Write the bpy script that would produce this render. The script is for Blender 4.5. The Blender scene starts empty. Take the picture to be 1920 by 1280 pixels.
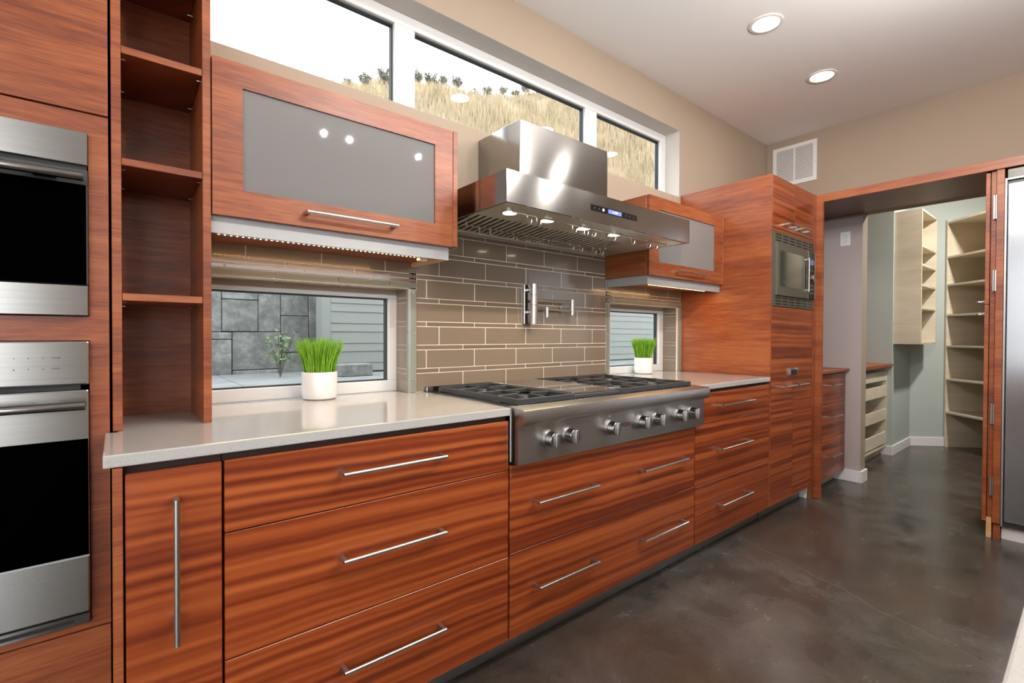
import bpy, bmesh, math, random
from mathutils import Vector, Matrix

# ------------------------------------------------------------------ camera, sky, exposure
scene = bpy.context.scene
COL = scene.collection
CAM_LOC = Vector((0.0, -1.93785, 1.16666))
cam_data = bpy.data.cameras.new('camera')
cam_data.sensor_width = 36.0
cam_data.lens = 16.962
cam_data.clip_start = 0.02
cam_data.clip_end = 500
cam = bpy.data.objects.new('camera', cam_data)
COL.objects.link(cam)
_F = Vector((0.63385848, 0.77336323, -0.01152108))
_R = Vector((0.77343395, -0.63386885, 0.00319492))
_U = Vector((0.00483202, 0.01093592, 0.99992853))
cam.matrix_world = Matrix(((_R.x, _U.x, -_F.x, CAM_LOC.x), (_R.y, _U.y, -_F.y, CAM_LOC.y),
                           (_R.z, _U.z, -_F.z, CAM_LOC.z), (0, 0, 0, 1)))
scene.camera = cam

world = bpy.data.worlds.new('overcast_sky')
scene.world = world
world.use_nodes = True
bgn = world.node_tree.nodes['Background']
bgn.inputs[0].default_value = (0.90, 0.955, 1.0, 1)
bgn.inputs[1].default_value = 6.5

scene.view_settings.view_transform = 'Standard'
scene.view_settings.look = 'None'
scene.view_settings.gamma = 1.0
scene.view_settings.use_curve_mapping = False
scene.view_settings.exposure = 0.10
scene.cycles.use_denoising = True
scene.cycles.sample_clamp_indirect = 6.0
scene.cycles.max_bounces = 10
scene.cycles.diffuse_bounces = 5
scene.cycles.glossy_bounces = 5
scene.cycles.transparent_max_bounces = 12
scene.cycles.caustics_reflective = False
scene.cycles.caustics_refractive = False

DOWNLIGHT_W = 3.5
PENDANT_W = 40.0
HOOD_W = 2.2
LED_W = 1.8

rng = random.Random(7)

# ------------------------------------------------------------------ mesh builder
WL = {}          # world location of every object built


class MB:
    def __init__(s):
        s.v = []; s.f = []

    def _add(s, vs, fs):
        o = len(s.v)
        s.v += vs
        s.f += [tuple(i + o for i in f) for f in fs]
        return s

    def box(s, x0, x1, y0, y1, z0, z1):
        if x0 > x1: x0, x1 = x1, x0
        if y0 > y1: y0, y1 = y1, y0
        if z0 > z1: z0, z1 = z1, z0
        vs = [(x0, y0, z0), (x1, y0, z0), (x1, y1, z0), (x0, y1, z0), (x0, y0, z1), (x1, y0, z1), (x1, y1, z1), (x0, y1, z1)]
        return s._add(vs, [(3, 2, 1, 0), (4, 5, 6, 7), (0, 1, 5, 4), (1, 2, 6, 5), (2, 3, 7, 6), (3, 0, 4, 7)])

    def obox(s, o, u, v, w):
        """box from corner o with edge vectors u, v, w"""
        o, u, v, w = Vector(o), Vector(u), Vector(v), Vector(w)
        vs = [tuple(p) for p in (o, o + u, o + u + v, o + v, o + w, o + u + w, o + u + v + w, o + v + w)]
        fs = [(3, 2, 1, 0), (4, 5, 6, 7), (0, 1, 5, 4), (1, 2, 6, 5), (2, 3, 7, 6), (3, 0, 4, 7)]
        if u.cross(v).dot(w) < 0:
            fs = [tuple(reversed(f)) for f in fs]
        return s._add(vs, fs)

    def cyl(s, p0, p1, r, n=16, r2=None, caps=True):
        p0, p1 = Vector(p0), Vector(p1)
        r2 = r if r2 is None else r2
        d = (p1 - p0).normalized()
        a = Vector((0, 0, 1)) if abs(d.z) < 0.9 else Vector((1, 0, 0))
        e1 = d.cross(a).normalized(); e2 = d.cross(e1)
        vs = []
        for p, rr in ((p0, r), (p1, r2)):
            for i in range(n):
                t = 2 * math.pi * i / n
                vs.append(tuple(p + e1 * (rr * math.cos(t)) + e2 * (rr * math.sin(t))))
        fs = [(i, (i + 1) % n, n + (i + 1) % n, n + i) for i in range(n)]
        if caps:
            fs.append(tuple(reversed(range(n)))); fs.append(tuple(range(n, 2 * n)))
        fs = [tuple(reversed(f)) for f in fs]
        fs = [tuple(reversed(f)) for f in fs]
        return s._add(vs, fs)

    def tube(s, pts, r, n=8):
        pts = [Vector(p) for p in pts]
        vs = []; fs = []
        prev = None
        for k, p in enumerate(pts):
            d = (pts[min(k + 1, len(pts) - 1)] - pts[max(k - 1, 0)]).normalized()
            if prev is None:
                a = Vector((0, 0, 1)) if abs(d.z) < 0.9 else Vector((1, 0, 0))
                e1 = d.cross(a).normalized()
            else:
                e1 = (prev - d * prev.dot(d)).normalized()
            prev = e1
            e2 = d.cross(e1)
            for i in range(n):
                t = 2 * math.pi * i / n
                vs.append(tuple(p + e1 * (r * math.cos(t)) + e2 * (r * math.sin(t))))
        for k in range(len(pts) - 1):
            for i in range(n):
                fs.append((k * n + i, k * n + (i + 1) % n, (k + 1) * n + (i + 1) % n, (k + 1) * n + i))
        fs.append(tuple(reversed(range(n)))); fs.append(tuple(range((len(pts) - 1) * n, len(pts) * n)))
        return s._add(vs, fs)

    def prism(s, prof, axis, a0, a1):
        """extrude a 2D polygon; axis 'x': prof=(y,z); 'y': (x,z); 'z': (x,y)"""
        def P(q, a):
            return {'x': (a, q[0], q[1]), 'y': (q[0], a, q[1]), 'z': (q[0], q[1], a)}[axis]
        n = len(prof)
        vs = [P(q, a0) for q in prof] + [P(q, a1) for q in prof]
        fs = [(i, (i + 1) % n, n + (i + 1) % n, n + i) for i in range(n)]
        fs += [tuple(reversed(range(n))), tuple(range(n, 2 * n))]
        return s._add(vs, fs)

    def lathe(s, c, prof, n=32):
        vs = []; fs = []
        for (r, z) in prof:
            for i in range(n):
                t = 2 * math.pi * i / n
                vs.append((c[0] + r * math.cos(t), c[1] + r * math.sin(t), c[2] + z))
        for k in range(len(prof) - 1):
            for i in range(n):
                fs.append((k * n + i, k * n + (i + 1) % n, (k + 1) * n + (i + 1) % n, (k + 1) * n + i))
        return s._add(vs, fs)

    def build(s, name, mat, parent=None, bevel=0.0, segs=1, smooth=False, fixn=True):
        xs = [q[0] for q in s.v]; ys = [q[1] for q in s.v]; zs = [q[2] for q in s.v]
        c = Vector(((min(xs) + max(xs)) / 2, (min(ys) + max(ys)) / 2, (min(zs) + max(zs)) / 2))
        me = bpy.data.meshes.new(name)
        me.from_pydata([(q[0] - c.x, q[1] - c.y, q[2] - c.z) for q in s.v], [], s.f)
        if bevel > 0 or fixn:
            bm = bmesh.new(); bm.from_mesh(me)
            if fixn:
                bmesh.ops.recalc_face_normals(bm, faces=bm.faces)
            if bevel > 0:
                es = [e for e in bm.edges if len(e.link_faces) == 2 and e.calc_face_angle(0) > 0.5]
                bmesh.ops.bevel(bm, geom=es, offset=bevel, segments=segs, affect='EDGES', clamp_overlap=True, profile=0.5)
            bm.to_mesh(me); bm.free()
        if smooth:
            me.shade_smooth()
            me.set_sharp_from_angle(angle=math.radians(40))
        if mat is not None:
            me.materials.append(mat)
        o = bpy.data.objects.new(name, me)
        COL.objects.link(o)
        return attach(o, c, parent)


def attach(o, c, parent):
    c = Vector(c)
    WL[o.name] = c
    if parent is not None:
        o.parent = parent
        o.location = c - WL[parent.name]
    else:
        o.location = c
    return o


def bx(name, mat, parent, x0, x1, y0, y1, z0, z1, bevel=0.0, segs=1):
    return MB().box(x0, x1, y0, y1, z0, z1).build(name, mat, parent, bevel, segs, fixn=bevel > 0)


def tag(o, label, cat, group=None):
    o['label'] = label; o['category'] = cat
    if group: o['group'] = group
    return o


def thing(name, label, cat, loc, group=None):
    o = bpy.data.objects.new(name, None)
    o.empty_display_size = 0.05
    COL.objects.link(o)
    attach(o, loc, None)
    return tag(o, label, cat, group)


def struct(o, label=None, cat=None):
    o['kind'] = 'structure'
    if label: o['label'] = label
    if cat: o['category'] = cat
    return o


def sroot(name, loc, label, cat):
    o = bpy.data.objects.new(name, None)
    o.empty_display_size = 0.05
    COL.objects.link(o); attach(o, loc, None)
    return struct(o, label, cat)


def text(name, body, mat, parent, loc, size, rotz=0.0, extrude=0.0003, align='CENTER'):
    cu = bpy.data.curves.new(name, 'FONT')
    cu.body = body; cu.size = size; cu.extrude = extrude
    cu.align_x = align; cu.align_y = 'CENTER'
    cu.materials.append(mat)
    tmp = bpy.data.objects.new(name, cu)
    me = bpy.data.meshes.new_from_object(tmp)
    bpy.data.objects.remove(tmp)
    me.transform(Matrix.Rotation(rotz, 4, 'Z') @ Matrix.Rotation(math.pi / 2, 4, 'X'))
    o = bpy.data.objects.new(name, me)
    COL.objects.link(o)
    return attach(o, loc, parent)


# ------------------------------------------------------------------ materials
def newmat(name):
    m = bpy.data.materials.new(name)
    m.use_nodes = True
    nt = m.node_tree
    b = nt.nodes['Principled BSDF']
    return m, nt, b


def L(nt, a, b): nt.links.new(a, b)


def N(nt, t, **kw):
    n = nt.nodes.new(t)
    for k, v in kw.items(): setattr(n, k, v)
    return n


def math_n(nt, op, a, b=None, c=None):
    n = N(nt, 'ShaderNodeMath', operation=op)
    for i, q in enumerate((a, b, c)):
        if q is None: continue
        if isinstance(q, (int, float)): n.inputs[i].default_value = q
        else: L(nt, q, n.inputs[i])
    return n.outputs[0]


def ramp(nt, fac, stops, interp='LINEAR'):
    r = N(nt, 'ShaderNodeValToRGB')
    r.color_ramp.interpolation = interp
    while len(r.color_ramp.elements) > 1: r.color_ramp.elements.remove(r.color_ramp.elements[-1])
    for i, (p, c) in enumerate(stops):
        e = r.color_ramp.elements[0] if i == 0 else r.color_ramp.elements.new(p)
        e.position = p
        e.color = (c[0], c[1], c[2], 1) if not isinstance(c, (int, float)) else (c, c, c, 1)
    L(nt, fac, r.inputs[0])
    return r.outputs[0]


def wpos(nt, sx=1, sy=1, sz=1, rnd=0.0):
    g = N(nt, 'ShaderNodeNewGeometry')
    mp = N(nt, 'ShaderNodeMapping')
    mp.inputs['Scale'].default_value = (sx, sy, sz)
    L(nt, g.outputs['Position'], mp.inputs['Vector'])
    out = mp.outputs[0]
    if rnd:
        oi = N(nt, 'ShaderNodeObjectInfo')
        s = math_n(nt, 'MULTIPLY', oi.outputs['Random'], rnd)
        va = N(nt, 'ShaderNodeVectorMath', operation='ADD')
        L(nt, out, va.inputs[0]); L(nt, s, va.inputs[1])
        out = va.outputs[0]
    return out


def noise(nt, vec, scale, detail=3.0, rough=0.5, dist=0.0):
    n = N(nt, 'ShaderNodeTexNoise')
    n.inputs['Scale'].default_value = scale
    n.inputs['Detail'].default_value = detail
    n.inputs['Roughness'].default_value = rough
    n.inputs['Distortion'].default_value = dist
    L(nt, vec, n.inputs['Vector'])
    return n.outputs['Fac']


def bump(nt, b, h, strength, dist):
    n = N(nt, 'ShaderNodeBump')
    n.inputs['Strength'].default_value = strength
    n.inputs['Distance'].default_value = dist
    L(nt, h, n.inputs['Height'])
    L(nt, n.outputs[0], b.inputs['Normal'])


def simple(name, col, rough=0.5, metal=0.0, spec=0.5, coat=0.0, emit=None, es=0.0):
    m, nt, b = newmat(name)
    b.inputs['Base Color'].default_value = (*col, 1)
    b.inputs['Roughness'].default_value = rough
    b.inputs['Metallic'].default_value = metal
    b.inputs['Specular IOR Level'].default_value = spec
    b.inputs['Coat Weight'].default_value = coat
    if emit:
        b.inputs['Emission Color'].default_value = (*emit, 1)
        b.inputs['Emission Strength'].default_value = es
    return m


def paint(name, col, rough=0.75, var=0.03):
    m, nt, b = newmat(name)
    p = wpos(nt)
    n1 = noise(nt, p, 1.3, 2)
    c = ramp(nt, n1, [(0.3, [q * (1 - var) for q in col]), (0.7, [q * (1 + var) for q in col])])
    L(nt, c, b.inputs['Base Color'])
    b.inputs['Roughness'].default_value = rough
    b.inputs['Specular IOR Level'].default_value = 0.25
    bump(nt, b, noise(nt, p, 220, 2), 0.08, 0.001)
    return m


def wood(name, stops, zs=17.0, xs=0.9, fine=0.35, rough=0.32, coat=0.25, slope=0.0, rnd=9.0, wav=0.5, det=2.0):
    """figured veneer, grain running level"""
    m, nt, b = newmat(name)
    g = N(nt, 'ShaderNodeNewGeometry')
    sp = N(nt, 'ShaderNodeSeparateXYZ'); L(nt, g.outputs['Position'], sp.inputs[0])
    u = math_n(nt, 'ADD', sp.outputs[0], math_n(nt, 'MULTIPLY', sp.outputs[1], 0.83))
    oi = N(nt, 'ShaderNodeObjectInfo')
    sh = math_n(nt, 'MULTIPLY', oi.outputs['Random'], rnd)
    z = math_n(nt, 'ADD', sp.outputs[2], math_n(nt, 'MULTIPLY', u, slope))
    cw = N(nt, 'ShaderNodeCombineXYZ')
    L(nt, math_n(nt, 'MULTIPLY', u, 4.0), cw.inputs[0]); L(nt, math_n(nt, 'MULTIPLY', z, 5.0), cw.inputs[2]); L(nt, sh, cw.inputs[1])
    z = math_n(nt, 'ADD', z, math_n(nt, 'MULTIPLY', math_n(nt, 'SUBTRACT', noise(nt, cw.outputs[0], 1.0, 1.0), 0.5), 0.016))
    c1 = N(nt, 'ShaderNodeCombineXYZ')
    L(nt, math_n(nt, 'MULTIPLY', u, xs), c1.inputs[0]); L(nt, math_n(nt, 'MULTIPLY', z, zs), c1.inputs[2]); L(nt, sh, c1.inputs[1])
    n1 = noise(nt, c1.outputs[0], 1.0, det, 0.5, wav)
    c2 = N(nt, 'ShaderNodeCombineXYZ')
    L(nt, math_n(nt, 'MULTIPLY', u, 14.0), c2.inputs[0]); L(nt, math_n(nt, 'MULTIPLY', z, 330.0), c2.inputs[2]); L(nt, sh, c2.inputs[1])
    n2 = noise(nt, c2.outputs[0], 1.0, 3.0, 0.6)
    c3 = N(nt, 'ShaderNodeCombineXYZ')
    L(nt, math_n(nt, 'MULTIPLY', u, 5.0), c3.inputs[0]); L(nt, math_n(nt, 'MULTIPLY', z, 70.0), c3.inputs[2]); L(nt, sh, c3.inputs[1])
    n3 = noise(nt, c3.outputs[0], 1.0, 2.0, 0.6)
    f = math_n(nt, 'ADD', n1, math_n(nt, 'MULTIPLY', math_n(nt, 'SUBTRACT', n2, 0.5), fine))
    f = math_n(nt, 'ADD', f, math_n(nt, 'MULTIPLY', math_n(nt, 'SUBTRACT', n3, 0.5), fine * 0.8))
    L(nt, ramp(nt, f, stops), b.inputs['Base Color'])
    b.inputs['Roughness'].default_value = rough
    b.inputs['Coat Weight'].default_value = coat
    b.inputs['Coat Roughness'].default_value = 0.22
    bump(nt, b, n2, 0.12, 0.0008)
    return m


def steel(name, col=(0.35, 0.335, 0.322), rough=0.15, aniso=0.80, streak=0.05, axis=(0.0, 0.05, 1.0)):
    m, nt, b = newmat(name)
    b.inputs['Metallic'].default_value = 1.0
    p = wpos(nt, 2.0, 2.0, 420.0)
    n1 = noise(nt, p, 1.0, 2)
    c = ramp(nt, n1, [(0.3, [q * (1 - streak) for q in col]), (0.7, [min(1, q * (1 + streak)) for q in col])])
    L(nt, c, b.inputs['Base Color'])
    b.inputs['Roughness'].default_value = rough
    b.inputs['Anisotropic'].default_value = aniso
    t = N(nt, 'ShaderNodeCombineXYZ')          # brushed level: highlights stretch upright
    t.inputs[0].default_value, t.inputs[1].default_value, t.inputs[2].default_value = axis
    L(nt, t.outputs[0], b.inputs['Tangent'])
    return m


def glass_pane(name, tint=(1, 1, 1)):
    m, nt, b = newmat(name)
    out = nt.nodes['Material Output']
    nt.nodes.remove(b)
    tr = N(nt, 'ShaderNodeBsdfTransparent'); tr.inputs[0].default_value = (*tint, 1)
    gl = N(nt, 'ShaderNodeBsdfGlossy'); gl.inputs['Roughness'].default_value = 0.01
    ge = N(nt, 'ShaderNodeNewGeometry')
    dt = N(nt, 'ShaderNodeVectorMath', operation='DOT_PRODUCT')
    L(nt, ge.outputs['Incoming'], dt.inputs[0]); L(nt, ge.outputs['Normal'], dt.inputs[1])
    fz = math_n(nt, 'POWER', math_n(nt, 'SUBTRACT', 1.0, math_n(nt, 'ABSOLUTE', dt.outputs['Value'])), 5.0)
    fz = math_n(nt, 'ADD', math_n(nt, 'MULTIPLY', fz, 0.96), 0.013)
    mx = N(nt, 'ShaderNodeMixShader')
    L(nt, fz, mx.inputs[0]); L(nt, tr.outputs[0], mx.inputs[1]); L(nt, gl.outputs[0], mx.inputs[2])
    L(nt, mx.outputs[0], out.inputs[0])
    return m


M = {}
RB = [(0.25, (0.120, 0.0170, 0.0046)), (0.42, (0.195, 0.0325, 0.0074)), (0.57, (0.275, 0.055, 0.0120)), (0.76, (0.355, 0.086, 0.021))]
M['ribbon'] = wood('ribbon_mahogany_veneer', RB, zs=56.0, xs=0.40, slope=0.02, fine=0.16, wav=0.0, det=0.4, coat=0.15)
PL = [(0.25, (0.140, 0.0280, 0.0075)), (0.47, (0.230, 0.0530, 0.0140)), (0.72, (0.320, 0.092, 0.0265))]
M['wood'] = wood('plain_mahogany_veneer', PL, zs=7.0, xs=0.6, fine=0.8, rough=0.40, coat=0.08)
M['gap'] = simple('dark_cabinet_reveal', (0.025, 0.010, 0.006), 0.8)
M['raw'] = wood('raw_plywood', [(0.3, (0.55, 0.28, 0.12)), (0.7, (0.72, 0.42, 0.2))], zs=60, xs=2, coat=0, rough=0.7)
MP = [(0.25, (0.52, 0.45, 0.335)), (0.5, (0.59, 0.515, 0.395)), (0.75, (0.65, 0.575, 0.45))]
M['maple'] = wood('pale_maple_laminate', MP, zs=9.0, xs=3.0, fine=0.4, rough=0.5, coat=0.0)
M['steel'] = steel('brushed_stainless')
M['steel_lit'] = steel('lit_hood_stainless', (0.66, 0.63, 0.56), 0.4, 0.3)  # paler and yellower than plain steel: lamp light put into the colour
M['steel_sat'] = steel('satin_stainless', (0.43, 0.41, 0.392), 0.34, 0.55)
M['steel_oven'] = steel('oven_stainless', (0.36, 0.345, 0.325), 0.26, 0.7)
M['steel_v'] = steel('upright_brushed_stainless', (0.50, 0.50, 0.515), 0.26, 0.85, 0.04, (0.0, 1.0, 0.05))
M['nickel'] = steel('satin_nickel', (0.50, 0.475, 0.45), 0.30, 0.0, 0.03)
M['chrome'] = simple('polished_chrome', (0.75, 0.74, 0.73), 0.08, 1.0)
M['alu'] = steel('brushed_aluminium', (0.44, 0.43, 0.425), 0.42, 0.3, 0.04)
M['satin'] = simple('satin_silver_laminate', (0.40, 0.39, 0.385), 0.5, 0.25)
M['black_glass'] = simple('black_oven_glass', (0.0004, 0.0004, 0.0004), 0.5, 0, 0.0)
M['charcoal'] = simple('charcoal_enamel', (0.035, 0.036, 0.038), 0.35)
M['iron'] = simple('cast_iron_grate', (0.028, 0.029, 0.034), 0.42, 0.0, 0.6)
M['black'] = simple('matt_black', (0.008, 0.008, 0.008), 0.6)
M['print'] = simple('dark_print', (0.05, 0.045, 0.04), 0.6)
M['logo_red'] = simple('dark_red_logo', (0.045, 0.006, 0.006), 0.5)
M['white_pvc'] = simple('white_vinyl_frame', (0.66, 0.66, 0.66), 0.4)
M['white_trim'] = simple('white_painted_trim', (0.74, 0.72, 0.71), 0.45)
M['gasket'] = simple('black_window_gasket', (0.02, 0.022, 0.024), 0.6)
M['pane'] = glass_pane('window_glass', (0.84, 0.85, 0.845))
M['tan'] = paint('tan_wall_paint', (0.355, 0.277, 0.208))
M['reveal'] = paint('pale_reveal_paint', (0.52, 0.49, 0.45))
M['mauve'] = paint('taupe_passage_paint', (0.42, 0.355, 0.34))
M['sage'] = paint('sage_grey_paint', (0.41, 0.455, 0.43))
M['ceiling'] = paint('ceiling_white_paint', (0.80, 0.80, 0.795), 0.85, 0.01)
M['porcelain'] = simple('white_ceramic', (0.76, 0.75, 0.74), 0.22, 0, 0.5)
M['lens'] = simple('lamp_lens', (0.9, 0.9, 0.9), 0.4, emit=(1.0, 0.96, 0.90), es=9.0)
M['hood_lens'] = simple('hood_lamp_lens', (0.9, 0.9, 0.9), 0.4, emit=(1.0, 0.90, 0.62), es=9.0)
M['led'] = simple('led_bead', (0.9, 0.9, 0.9), 0.4, emit=(1.0, 0.66, 0.30), es=24.0)
M['pendant'] = simple('halogen_capsule', (0.9, 0.9, 0.9), 0.4, emit=(1.0, 0.85, 0.7), es=60.0)
M['lcd'] = simple('blue_display', (0.02, 0.02, 0.1), 0.3, emit=(0.16, 0.22, 1.0), es=1.7)
M['lcd_dim'] = simple('dim_blue_display', (0.02, 0.02, 0.05), 0.3, emit=(0.16, 0.22, 0.5), es=0.5)
M['lcd_white'] = simple('display_digits', (0.5, 0.5, 0.9), 0.3, emit=(0.6, 0.65, 1.0), es=1.6)
M['black_panel'] = simple('black_touch_panel', (0.006, 0.006, 0.008), 0.12, 0, 0.5)
M['lit_plastic'] = simple('amber_lit_connector', (0.8, 0.7, 0.55), 0.3)  # warm colour stands in for LED light on the connector
M['grout'] = simple('cream_grout', (0.80, 0.70, 0.57), 0.85)
M['mw_glass'] = simple('microwave_window', (0.012, 0.011, 0.009), 0.07, 0, 0.6)
M['mw_steel'] = simple('dark_bronze_steel', (0.14, 0.125, 0.095), 0.38, 0.5)


def tile_mat(name, col, var, rough=0.16):
    m, nt, b = newmat(name)
    oi = N(nt, 'ShaderNodeObjectInfo')
    r = ramp(nt, oi.outputs['Random'], [(0.0, [q * (1 - var) for q in col]), (1.0, [q * (1 + var) for q in col])])
    L(nt, r, b.inputs['Base Color'])
    b.inputs['Roughness'].default_value = rough
    b.inputs['Specular IOR Level'].default_value = 0.5
    b.inputs['Coat Weight'].default_value = 0.4
    b.inputs['Coat Roughness'].default_value = 0.02
    bump(nt, b, noise(nt, wpos(nt), 16, 2), 0.05, 0.004)
    return m


M['tile'] = tile_mat('taupe_glass_tile', (0.195, 0.146, 0.110), 0.04)
M['tile_strip'] = tile_mat('taupe_accent_tile', (0.18, 0.132, 0.106), 0.16, 0.22)
M['tile_edge'] = tile_mat('grey_green_edge_tile', (0.20, 0.205, 0.175), 0.05, 0.35)

# frosted cabinet glass: grey, with a smooth reflecting face
m, nt, b = newmat('frosted_grey_glass')
b.inputs['Base Color'].default_value = (0.178, 0.166, 0.160, 1)
b.inputs['Roughness'].default_value = 0.02
b.inputs['Specular IOR Level'].default_value = 0.55
M['frost'] = m

# polished stained concrete
m, nt, b = newmat('dark_polished_concrete')
p = wpos(nt)
n1 = noise(nt, p, 1.1, 6, 0.62, 0.4)
n2 = noise(nt, p, 4.5, 6, 0.65, 0.6)
n3 = noise(nt, p, 60, 3)
f = math_n(nt, 'ADD', math_n(nt, 'MULTIPLY', n1, 0.5), math_n(nt, 'MULTIPLY', n2, 0.5))
f = math_n(nt, 'ADD', f, math_n(nt, 'MULTIPLY', math_n(nt, 'SUBTRACT', n3, 0.5), 0.12))
c = ramp(nt, f, [(0.34, (0.022, 0.0180, 0.0152)), (0.46, (0.042, 0.0345, 0.029)), (0.56, (0.064, 0.055, 0.047)), (0.70, (0.095, 0.083, 0.072))])
# brown stain clouds
n4 = noise(nt, p, 0.9, 3, 0.6)
mixb = N(nt, 'ShaderNodeMix', data_type='RGBA')
L(nt, ramp(nt, n4, [(0.45, 0.0), (0.65, 0.6)]), mixb.inputs[0])
L(nt, c, mixb.inputs[6]); mixb.inputs[7].default_value = (0.060, 0.034, 0.023, 1)
# the hairline crack: wanders from the cabinets into the room
sp = N(nt, 'ShaderNodeSeparateXYZ'); L(nt, N(nt, 'ShaderNodeNewGeometry').outputs['Position'], sp.inputs[0])
wv = N(nt, 'ShaderNodeCombineXYZ'); L(nt, sp.outputs[1], wv.inputs[0])
wob = math_n(nt, 'MULTIPLY', math_n(nt, 'SUBTRACT', noise(nt, wv.outputs[0], 4.0, 5, 0.6), 0.5), 0.16)
lx = math_n(nt, 'ADD', math_n(nt, 'ADD', math_n(nt, 'MULTIPLY', sp.outputs[1], 0.375), 3.035), wob)
dx = math_n(nt, 'ABSOLUTE', math_n(nt, 'SUBTRACT', sp.outputs[0], lx))
cr = math_n(nt, 'LESS_THAN', dx, 0.0016)
cr = math_n(nt, 'MULTIPLY', cr, math_n(nt, 'GREATER_THAN', sp.outputs[1], -2.6))
mixc = N(nt, 'ShaderNodeMix', data_type='RGBA')
L(nt, math_n(nt, 'MULTIPLY', cr, 0.4), mixc.inputs[0])
L(nt, mixb.outputs[2], mixc.inputs[6]); mixc.inputs[7].default_value = (0.20, 0.18, 0.16, 1)
L(nt, mixc.outputs[2], b.inputs['Base Color'])
L(nt, ramp(nt, n2, [(0.3, 0.16), (0.7, 0.30)]), b.inputs['Roughness'])
b.inputs['Specular IOR Level'].default_value = 0.5
bump(nt, b, n2, 0.012, 0.003)
M['concrete'] = m

# cream quartz
m, nt, b = newmat('cream_quartz')
p = wpos(nt)
n1 = noise(nt, p, 260, 2)
c = ramp(nt, n1, [(0.28, (0.36, 0.335, 0.305)), (0.40, (0.42, 0.397, 0.375)), (0.8, (0.44, 0.417, 0.395))])
L(nt, c, b.inputs['Base Color'])
b.inputs['Roughness'].default_value = 0.10
b.inputs['Coat Weight'].default_value = 0.2
M['quartz'] = m

# weathered retaining wall stone
m, nt, b = newmat('weathered_grey_stone')
p = wpos(nt, 1, 1, 1, 5.0)
f = math_n(nt, 'ADD', math_n(nt, 'MULTIPLY', noise(nt, p, 2.2, 6, 0.65, 0.5), 0.6), math_n(nt, 'MULTIPLY', noise(nt, p, 14, 5, 0.7), 0.4))
L(nt, ramp(nt, f, [(0.34, (0.075, 0.077, 0.075)), (0.5, (0.16, 0.163, 0.158)), (0.64, (0.29, 0.295, 0.285))]), b.inputs['Base Color'])
b.inputs['Roughness'].default_value = 0.9
bump(nt, b, f, 0.5, 0.02)
M['stone'] = m
M['joint'] = simple('dark_stone_joint', (0.02, 0.02, 0.02), 0.95)
M['siding'] = paint('grey_green_siding', (0.23, 0.24, 0.225), 0.6)
m, nt, b = newmat('patio_concrete')
L(nt, ramp(nt, noise(nt, wpos(nt), 6, 5), [(0.3, (0.16, 0.165, 0.165)), (0.7, (0.23, 0.235, 0.235))]), b.inputs['Base Color'])
b.inputs['Roughness'].default_value = 0.6
M['patio'] = m
# dry hillside
m, nt, b = newmat('dry_grass_soil')
L(nt, ramp(nt, noise(nt, wpos(nt), 0.6, 5, 0.6), [(0.3, (0.20, 0.155, 0.10)), (0.7, (0.29, 0.23, 0.155))]), b.inputs['Base Color'])
b.inputs['Roughness'].default_value = 1.0
M['soil'] = m
M['vent_back'] = simple('grey_vent_backing', (0.16, 0.15, 0.14), 0.7)
M['island'] = paint('pale_grey_island_paint', (0.50, 0.48, 0.46), 0.5)
M['bounce_ground'] = paint('pale_bounce_ground', (0.52, 0.51, 0.50), 0.95, 0.1)  # unseen ground, made pale to bounce daylight onto the ceiling
m, nt, b = newmat('dry_grass_blades')
L(nt, ramp(nt, noise(nt, wpos(nt, 1, 1, 0.6), 1.1, 5, 0.7), [(0.3, (0.235, 0.175, 0.108)), (0.5, (0.365, 0.285, 0.18)), (0.72, (0.49, 0.395, 0.265))]), b.inputs['Base Color'])
b.inputs['Roughness'].default_value = 1.0
b.inputs['Specular IOR Level'].default_value = 0.1
M['drygrass'] = m
M['sage_leaf'] = paint('sagebrush_leaf', (0.24, 0.23, 0.19), 0.9, 0.25)
M['twig'] = simple('grey_twig', (0.10, 0.085, 0.07), 0.9)
M['leaf'] = paint('pale_green_leaf', (0.16, 0.23, 0.10), 0.7, 0.2)
# potted wheat grass
m, nt, b = newmat('wheat_grass')
oi = N(nt, 'ShaderNodeNewGeometry')
L(nt, ramp(nt, noise(nt, wpos(nt, 1, 1, 0.25), 140, 1), [(0.3, (0.09, 0.24, 0.010)), (0.55, (0.20, 0.44, 0.02)), (0.75, (0.36, 0.62, 0.06))]), b.inputs['Base Color'])
b.inputs['Roughness'].default_value = 0.5
b.inputs['Subsurface Weight'].default_value = 0.0
M['grass'] = m

# ------------------------------------------------------------------ room shell
ZC = 2.905
XR = 4.595
WY = 0.006           # face of the kitchen wall
WT = 0.19            # back of it
W2 = (0.08, 0.998, 0.914, 1.372)       # counter window, left
W3 = (2.375, 3.125, 0.914, 1.372)      # counter window, right
W1 = (0.08, 3.153, 2.175, 2.652)       # clerestory

struct(bx('floor', M['concrete'], None, -3.6, 9.0, -5.32, 0.30, -0.06, 0.0))
struct(bx('ceiling', M['ceiling'], None, -3.6, 9.0, -5.32, 0.30, ZC, ZC + 0.12))

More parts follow.
